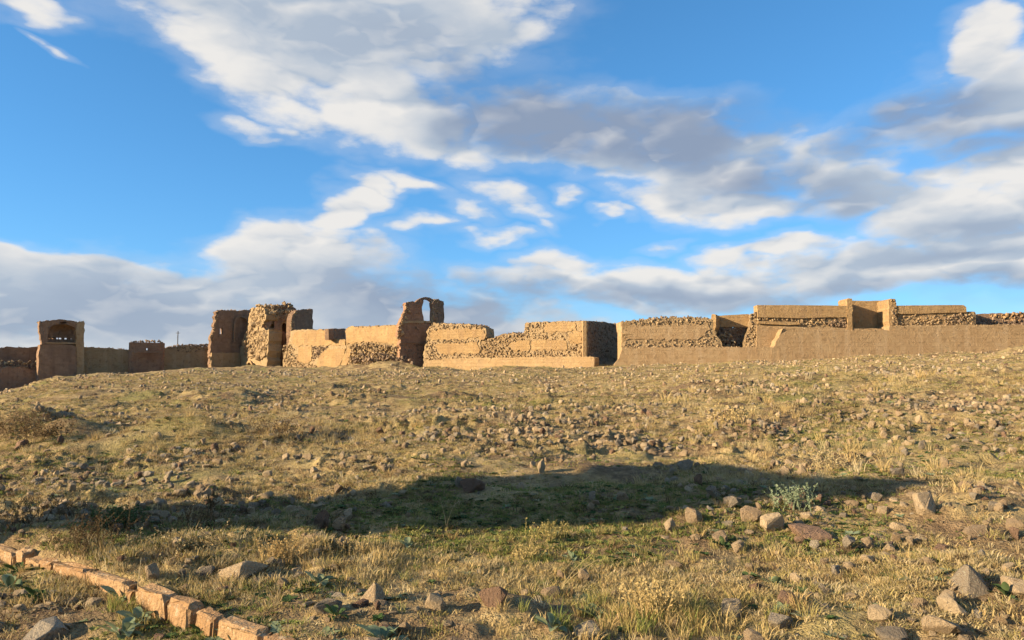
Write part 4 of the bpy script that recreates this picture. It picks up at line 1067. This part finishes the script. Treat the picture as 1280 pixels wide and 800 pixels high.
def proto(collection, name, vf, material):
    me = bpy.data.meshes.new(name); me.from_pydata([tuple(map(float, v)) for v in vf[0]], [], vf[1]); me.materials.append(material); me.update()
    o = bpy.data.objects.new(name, me); collection.objects.link(o)
def rosette(n, L, W, seed, lift=.5):
    r = np.random.default_rng(seed); V = []; Fc = []
    for b in range(n):
        a = b * 2.4 + r.normal(0, .3); l = L * r.uniform(.6, 1.1); up = lift * r.uniform(.4, 1.4); k = len(V)
        for j, (f, w) in enumerate(((0, .25), (.4, 1), (.75, .8), (1, .05))):
            rr_ = l * f * math.cos(up * .8) ; z = l * (math.sin(up) * f - .35 * f * f * up) + .004
            cx, cy = rr_ * math.cos(a), rr_ * math.sin(a); qx, qy = -math.sin(a) * W * w, math.cos(a) * W * w
            V += [(cx - qx, cy - qy, z + .15 * W), (cx, cy, z - .15 * W), (cx + qx, cy + qy, z + .15 * W)]
        for j in range(3):
            for s_ in (0, 1): Fc.append([k + 3 * j + s_, k + 3 * j + s_ + 1, k + 3 * j + s_ + 4, k + 3 * j + s_ + 3])
    return V, Fc
pc = {}
def kinds(name, lst):
    c = bpy.data.collections.new(name); pc[name] = c
    for i, (vf, m) in enumerate(lst): proto(c, '%s_%02d' % (name, i), vf, m)
    return len(lst)
nd = kinds('dry_shape', [(tuft(26, .055, .07, .0030, .9, 1), M['dry']), (tuft(22, .08, .06, .0030, .8, 2), M['dry']), (tuft(30, .04, .09, .0032, 1.1, 3), M['dry']), (tuft(16, .10, .05, .0026, .6, 4), M['gold']), (tuft(24, .06, .08, .0032, 1.0, 5), M['olive'])])
ng = kinds('green_shape', [(tuft(28, .045, .07, .0032, .8, 11), M['green']), (tuft(24, .06, .06, .0034, .8, 12), M['green']), (tuft(26, .05, .08, .0030, 1.0, 13), M['olive']), (rosette(7, .05, .012, 14), M['leafdark']), (rosette(9, .035, .010, 15, .8), M['green'])])
nb = kinds('weed_shape', [(tuft(30, .10, .05, .0030, .9, 21), M['brownweed']), (tuft(24, .14, .06, .0026, .7, 22), M['brownweed']), (rosette(8, .07, .016, 23, .6), M['leaf']), (rosette(10, .055, .013, 24, .9), M['leafdark'])])

def grass_points(n, r0, r1, power):
    x, y, r = scatter(n, r0, r1, math.radians(42), power)
    yw = np.interp(x / y, _foot[:, 0], _foot[:, 1])
    kd = (x - KERB[0][0]) * -KT[1] + (y - KERB[0][1]) * KT[0]
    ok = (y < yw - 1.2) & ~((kd > -.02) & (kd < .11) & (x < KERB[1][0] + .15))
    return x[ok], y[ok], r[ok]
gx, gy, gr = grass_points(250000, 3.4, 108, .62)
green = fbm(gx / 2.6 + 40, gy / 2.6, 81, 3) + .35 * (fbm(gx / 14, gy / 14 + 30, 83, 2) - .5) + .06 * np.clip(-gx / gy, 0, .7)
bare = fbm(gx / 1.5, gy / 1.5 + 90, 91, 3)
gfrac = smooth((green - .35) / .18) * np.interp(gr, [4, 10, 18, 30, 60], [1.0, .9, .68, .42, .22])
keep = rng.random(len(gx)) < np.clip(.42 + (bare - .44) * 4.5, .10, 1)
gx, gy, gr, gfrac, bare = gx[keep], gy[keep], gr[keep], gfrac[keep], bare[keep]
gz = Z(gx, gy)
kind = np.where(rng.random(len(gx)) < gfrac, 1, 0); kind[rng.random(len(gx)) < .05 + .12 * np.clip(-gx / gy, 0, .7)] = 2
gs_ = (.75 + .9 * rng.random(len(gx)) ** 2) * np.interp(gr, [4, 12, 30, 100], [.85, 1.0, 1.4, 2.6])
tall = fbm(gx / 1.9 + 5, gy / 1.9 + 61, 97, 2)
for kk, (nm, nn, lab, cat) in enumerate((('dry_shape', nd, 'short dry straw grass covering the slope', 'grass'), ('green_shape', ng, 'short green grass patches between the stones', 'grass'), ('weed_shape', nb, 'low brown and grey green weeds among the grass', 'weeds'))):
    s = kind == kk; n = int(s.sum())
    hs = gs_[s] * np.interp(gr[s], [4, 12, 30, 100], [.50, .48, .46, .42]) * np.where(kk == 0, 1 + .8 * smooth((tall[s] - .60) / .16), 1)
    ix = rng.integers(0, nn, n)
    gn_scatter(('dry_grass', 'green_grass', 'weeds')[kk], np.stack([gx[s], gy[s], gz[s]], -1), np.stack([rng.normal(0, .12, n), rng.normal(0, .12, n), rng.uniform(0, 6.3, n)], -1),
               np.stack([gs_[s], gs_[s], hs], -1), ix, pc[nm], lab, cat)
print('grass', len(gx), flush=True)

# longer tufts seen in the photograph: (column, row, count, spread in metres, height factor)
npatch = kinds('long_shape', [(tuft(34, .17, .05, .0030, .55, 31), M['gold']), (tuft(28, .20, .06, .0028, .5, 32), M['dry']), (tuft(30, .14, .06, .0034, .6, 33), M['olive']), (tuft(30, .16, .05, .0032, .6, 34), M['green'])])
LX, LY, LS, LI = [], [], [], []
for px, py, n, sp, hf, opts in [(800, 775, 40, .36, .8, (0, 2, 2, 3)), (840, 790, 36, .35, .85, (0, 2, 3)), (700, 795, 20, .4, .6, (2, 3, 3)), (880, 770, 24, .3, 1.0, (0, 2)), (530, 680, 14, .6, .6, (2, 1)), (690, 690, 20, .7, .7, (0, 2, 3)), (930, 700, 24, .5, .8, (2, 0)),
                                (1050, 590, 40, 1.2, 1.1, (0, 1)), (1000, 570, 36, 1.0, 1.3, (0, 1)), (420, 560, 50, 1.6, 1.2, (1, 1, 0)), (230, 560, 70, 2.0, 1.3, (1, 0)), (60, 555, 40, 1.4, 1.1, (1, 0)), (330, 540, 50, 1.5, 1.2, (1, 0)), (480, 545, 30, 1.4, 1, (1, 0)), (905, 530, 40, 1.2, 1.5, (0, 1)),
                                (660, 490, 30, 1.6, 2.0, (0, 1)), (820, 505, 30, 1.8, 1.8, (0, 1)), (380, 520, 40, 2.5, 1.6, (1, 0)), (1180, 480, 60, 5, 2.5, (0, 1)), (1000, 470, 60, 6, 2.5, (0, 1)), (180, 680, 24, .6, .7, (0, 1, 2)), (260, 690, 20, .5, .8, (0, 2, 1)), (170, 760, 16, .15, .8, (2, 3)), (200, 775, 14, .15, .8, (2, 0)), (560, 720, 24, .8, .55, (2, 3)), (1090, 690, 24, 1.0, .55, (0, 2)), (1230, 700, 30, .8, .6, (1, 0)), (1150, 560, 30, 1.2, .9, (0, 1))]:
    q = hit(px, py)
    for k in range(n):
        LX.append(q[0] + random.gauss(0, sp)); LY.append(q[1] + random.gauss(0, sp * .7)); LS.append(hf * random.uniform(.6, 1.15)); LI.append(random.choice(opts))
LX, LY, LS = np.array(LX), np.array(LY), np.array(LS)
kd = (LX - KERB[0][0]) * -KT[1] + (LY - KERB[0][1]) * KT[0]
okl = ~((kd > -.06) & (kd < .14) & (LX < KERB[1][0] + .15)) & (LY > 3)
LX, LY, LS, LI = LX[okl], LY[okl], LS[okl], np.array(LI)[okl]
gn_scatter('long_grass', np.stack([LX, LY, Z(LX, LY)], -1), np.stack([rng.normal(0, .1, len(LX)), rng.normal(0, .1, len(LX)), rng.uniform(0, 6.3, len(LX))], -1), np.stack([LS, LS, LS], -1), LI, pc['long_shape'], 'longer yellow grass standing in loose patches', 'grass')

# ------------------------------------------------------------------ single plants
def leaf_mesh(L, W, fold, bend, material):
    V = []; Fc = []
    prof = ((0, .12), (.2, .55), (.45, 1), (.7, .85), (.9, .42), (1, .03))
    for f, w in prof:
        x = L * f * math.cos(bend * f); z = L * f * math.sin(.75 - bend * f) * .75
        V += [(x, -W * w, z + fold * W * w), (x, 0, z), (x, W * w, z + fold * W * w)]
    for j in range(len(prof) - 1):
        for s_ in (0, 1): Fc.append([3 * j + s_, 3 * j + s_ + 1, 3 * j + s_ + 4, 3 * j + s_ + 3])
    me = bpy.data.meshes.new('leaf'); me.from_pydata(V, [], Fc); me.materials.append(material); me.shade_smooth(); me.update(); return me
LEAF = {'leaf': [leaf_mesh(.13, .034, .5, .55, M['leaf']), leaf_mesh(.15, .030, .4, .25, M['leaf']), leaf_mesh(.11, .036, .6, .9, M['leaf'])],
        'leafdark': [leaf_mesh(.12, .034, .5, .6, M['leafdark']), leaf_mesh(.14, .03, .4, .3, M['leafdark']), leaf_mesh(.10, .034, .6, .9, M['leafdark'])]}
def leafy_plant(px, py, n, s, key, label):
    q = hit(px, py); q[2] = float(Z(q[0], q[1]))
    e = empty('leafy_plant', q, label, 'plant', 'broad-leaved plants in the near grass')
    for k in range(n):
        o = bpy.data.objects.new('leaf', LEAF[key][k % 3]); COL.objects.link(o); o.parent = e
        a = k * 2.4 + random.uniform(-.4, .4); t_ = k / max(1, n - 1)
        o.rotation_euler = (random.uniform(-.3, .3), .35 - .95 * t_ + random.uniform(-.2, .2), a)
        sc = s * random.uniform(.75, 1.15); o.scale = (sc, sc, sc); o.location = (.012 * math.cos(a), .012 * math.sin(a), .005)
for args in [(12, 742, 11, 1.1, 'leaf', 'big leafy plant at the left edge below the kerb'), (48, 752, 10, 1.0, 'leafdark', 'dark leafy plant right of the big one at the left edge'), (22, 716, 9, .85, 'leafdark', 'leafy plant nearest the left edge just under the kerb'),
             (152, 752, 9, 1.0, 'leaf', 'upright grey green plant touching the front of the kerb'), (176, 778, 10, .9, 'leaf', 'pale leafy plant among dry grass before the kerb middle'), (152, 796, 9, 1.1, 'leaf', 'leafy plant at the bottom edge, left of the kerb'), (252, 792, 8, .8, 'leafdark', 'dark leafy plant in front of the last kerb blocks'),
             (292, 800, 7, .9, 'leaf', 'pale plant at the bottom edge before the kerb end'), (398, 736, 9, 1.0, 'leaf', 'leafy plant with one bright leaf, right of the kerb end'), (480, 797, 10, 1.15, 'leaf', 'pale leafy plant at the bottom edge below the pointed orange stone'), (420, 775, 7, .8, 'leafdark', 'small dark plant right of the kerb end'),
             (745, 768, 7, .8, 'leaf', 'small pale plant left of the long yellow grass'), (715, 700, 8, .7, 'leaf', 'whitish green plant below the middle of the shadow'), (742, 664, 6, .7, 'leafdark', 'dark plant on the lower edge of the shadow'), (938, 724, 9, .95, 'leafdark', 'upright dark leafy plant in the right foreground'),
             (968, 730, 9, .85, 'leaf', 'pale leafy plant beside the upright dark one in the right foreground'), (905, 684, 8, .9, 'leafdark', 'dark plant among pale stones below the right shadow'), (1258, 745, 8, .9, 'leafdark', 'dark leafy plant beside the flat stone at the right edge'), (510, 686, 7, .8, 'leaf', 'grey green plant below the shadow, left of centre'),
             (690, 795, 7, .9, 'leaf', 'pale plant at the bottom edge near the centre')]:
    leafy_plant(*args)

def tubes(paths, r0, r1):
    V = []; Fc = []
    for pth in paths:
        pth = np.asarray(pth, float); n = len(pth); k = len(V)
        for i, p in enumerate(pth):
            r = r0 + (r1 - r0) * i / (n - 1)
            for j in range(4): V.append((p[0] + r * math.cos(j * math.pi / 2), p[1] + r * math.sin(j * math.pi / 2), p[2]))
        for i in range(n - 1):
            for j in range(4): Fc.append([k + i * 4 + j, k + i * 4 + (j + 1) % 4, k + i * 4 + 4 + (j + 1) % 4, k + i * 4 + 4 + j])
    return V, Fc
def stem_path(h, lean, a, n=5, x=0, y=0):
    return [(x + math.cos(a) * lean * h * (i / (n - 1)) ** 1.5, y + math.sin(a) * lean * h * (i / (n - 1)) ** 1.5, h * i / (n - 1) * (1 - .1 * lean)) for i in range(n)]
def bush(name, px, py, h, n, material, leafmat, label, cat, leaf=.02, lean=.6, sp=.06, dens=14):
    q = hit(px, py); q[2] = float(Z(q[0], q[1])); e = empty(name, q, label, cat)
    paths = [stem_path(h * random.uniform(.55, 1), lean * random.uniform(.2, 1.2), random.uniform(0, 6.3), 5, random.gauss(0, sp), random.gauss(0, sp)) for k in range(n)]
    V, Fc = tubes(paths, .0035, .0012); off = np.array(q); add_mesh('stems', np.array(V) + off, Fc, material, e)['kind'] = 'stuff'
    V = []; Fc = []
    for pth in paths:
        for k in range(dens):
            f = random.uniform(.25, 1) * (len(pth) - 1.001); i = int(f); p = np.array(pth[i]) + (np.array(pth[i + 1]) - np.array(pth[i])) * (f - i)
            d = rng.normal(size=3); d[2] = abs(d[2]) * .7; d /= np.linalg.norm(d); w = np.cross(d, rng.normal(size=3)); w = w / np.linalg.norm(w) * leaf * .28
            l = leaf * random.uniform(.6, 1.3); m = len(V); V += [p, p + d * l * .5 + w, p + d * l, p + d * l * .5 - w]; Fc.append([m, m + 1, m + 2, m + 3])
    o = add_mesh('foliage', np.array(V) + off, Fc, leafmat, e); o['kind'] = 'stuff'
bush('dry_bush', 352, 706, .26, 46, M['gold'], M['gold'], 'golden dry bush right of the half-buried tan boulder', 'bush', .022, .7, .09)
bush('grey_shrub', 990, 634, .26, 40, M['leaf'], M['leaf'], 'grey green shrub at the lower edge of the right part of the shadow', 'shrub', .028, .7, .12)
bush('dry_bush', 688, 676, .20, 34, M['olive'], M['olive'], 'olive dry bush just below the middle of the long shadow', 'bush', .022, .6, .10)
bush('dry_bush', 110, 690, .32, 50, M['brownweed'], M['brownweed'], 'brown dry bush in the shadow at left, above the kerb', 'bush', .02, .8, .16)
bush('dry_bush', 40, 660, .30, 46, M['brownweed'], M['brownweed'], 'brown dry bush nearest the left edge above the kerb', 'bush', .02, .8, .2)
bush('dark_shrub', 142, 660, .22, 40, M['brownweed'], M['leafdark'], 'small dark dense shrub in the shadow on the left', 'shrub', .03, .6, .10, 22)
bush('dry_bush', 230, 695, .26, 40, M['brownweed'], M['dry'], 'straw brown bush in the shadow between the kerb and the stone boulder', 'bush', .02, .7, .14)
bush('dry_bush', 245, 664, .22, 30, M['brownweed'], M['brownweed'], 'thin brown bush beside the dark seed stalk', 'bush', .02, .8, .1)
bush('dry_bush', 812, 770, .30, 46, M['gold'], M['gold'], 'tall yellow bush in the long grass at the bottom', 'bush', .024, .5, .10)
bush('dry_bush', 910, 532, .5, 40, M['gold'], M['gold'], 'round golden bush on the mid slope right of centre', 'bush', .05, .8, .25)
bush('brown_thicket', 14, 548, .75, 70, M['brownweed'], M['brownweed'], 'dark brown thicket on the mound at the far left edge', 'bush', .05, .9, .35, 18)
bush('brown_thicket', 52, 552, .6, 60, M['brownweed'], M['brownweed'], 'smaller brown thicket right of the one on the far left mound', 'bush', .05, .9, .3, 18)
bush('brown_thicket', 345, 552, .5, 40, M['brownweed'], M['brownweed'], 'low brown thicket in the left field above the four lined up stones', 'bush', .04, .9, .3, 14)
bush('dry_bush', 440, 690, .18, 30, M['gold'], M['dry'], 'small straw bush just below the shadow left of the two bare stalks', 'bush', .02, .7, .09)
bush('dry_bush', 660, 700, .17, 30, M['olive'], M['gold'], 'small yellow bush below the olive bush near the centre', 'bush', .02, .7, .09)
bush('dry_bush', 1035, 588, .3, 36, M['gold'], M['dry'], 'straw bush just above the thin end of the shadow', 'bush', .03, .8, .16)
def stalks(px, py, lst, label, cat='plant', head=None, material='gold', name='dry_stalk'):
    q = hit(px, py); q[2] = float(Z(q[0], q[1])); e = empty(name, q, label, cat); off = np.array(q)
    for h, lean, a in lst:
        pth = stem_path(h, lean, a); V, Fc = tubes([pth], .004, .002); st_ = add_mesh('stem', np.array(V) + off, Fc, M[material], e)
        if head:
            V = []; Fc = []
            for k in range(70):
                f = random.random(); p = np.array(pth[0]) + (np.array(pth[-1]) - np.array(pth[0])) * (.35 + .65 * f); d = rng.normal(size=3) * head * (1.15 - f); m = len(V)
                w = rng.normal(size=3) * .008; V += [p, p + d + w, p + d * 1.2, p + d - w]; Fc.append([m, m + 1, m + 2, m + 3])
            add_mesh('seed_head', np.array(V) + off, Fc, M['brownweed'], e)
stalks(558, 664, [(.36, .35, .2), (.27, .25, 2.6)], 'two thin bare dry stalks standing at the lower edge of the shadow', material='dry')
stalks(264, 648, [(.34, .08, 1.0), (.25, .15, 3.0)], 'dark pointed seed stalk standing in the shadow at left', head=.028, material='brownweed', name='seed_stalk')
stalks(172, 742, [(.22, .12, 1.4)], 'single pale stalk standing in front of the kerb', material='dry')
stalks(700, 740, [(.3, .9, .3), (.28, 1.0, -.2)], 'bent straw stalks lying over the grass at bottom centre', material='dry')
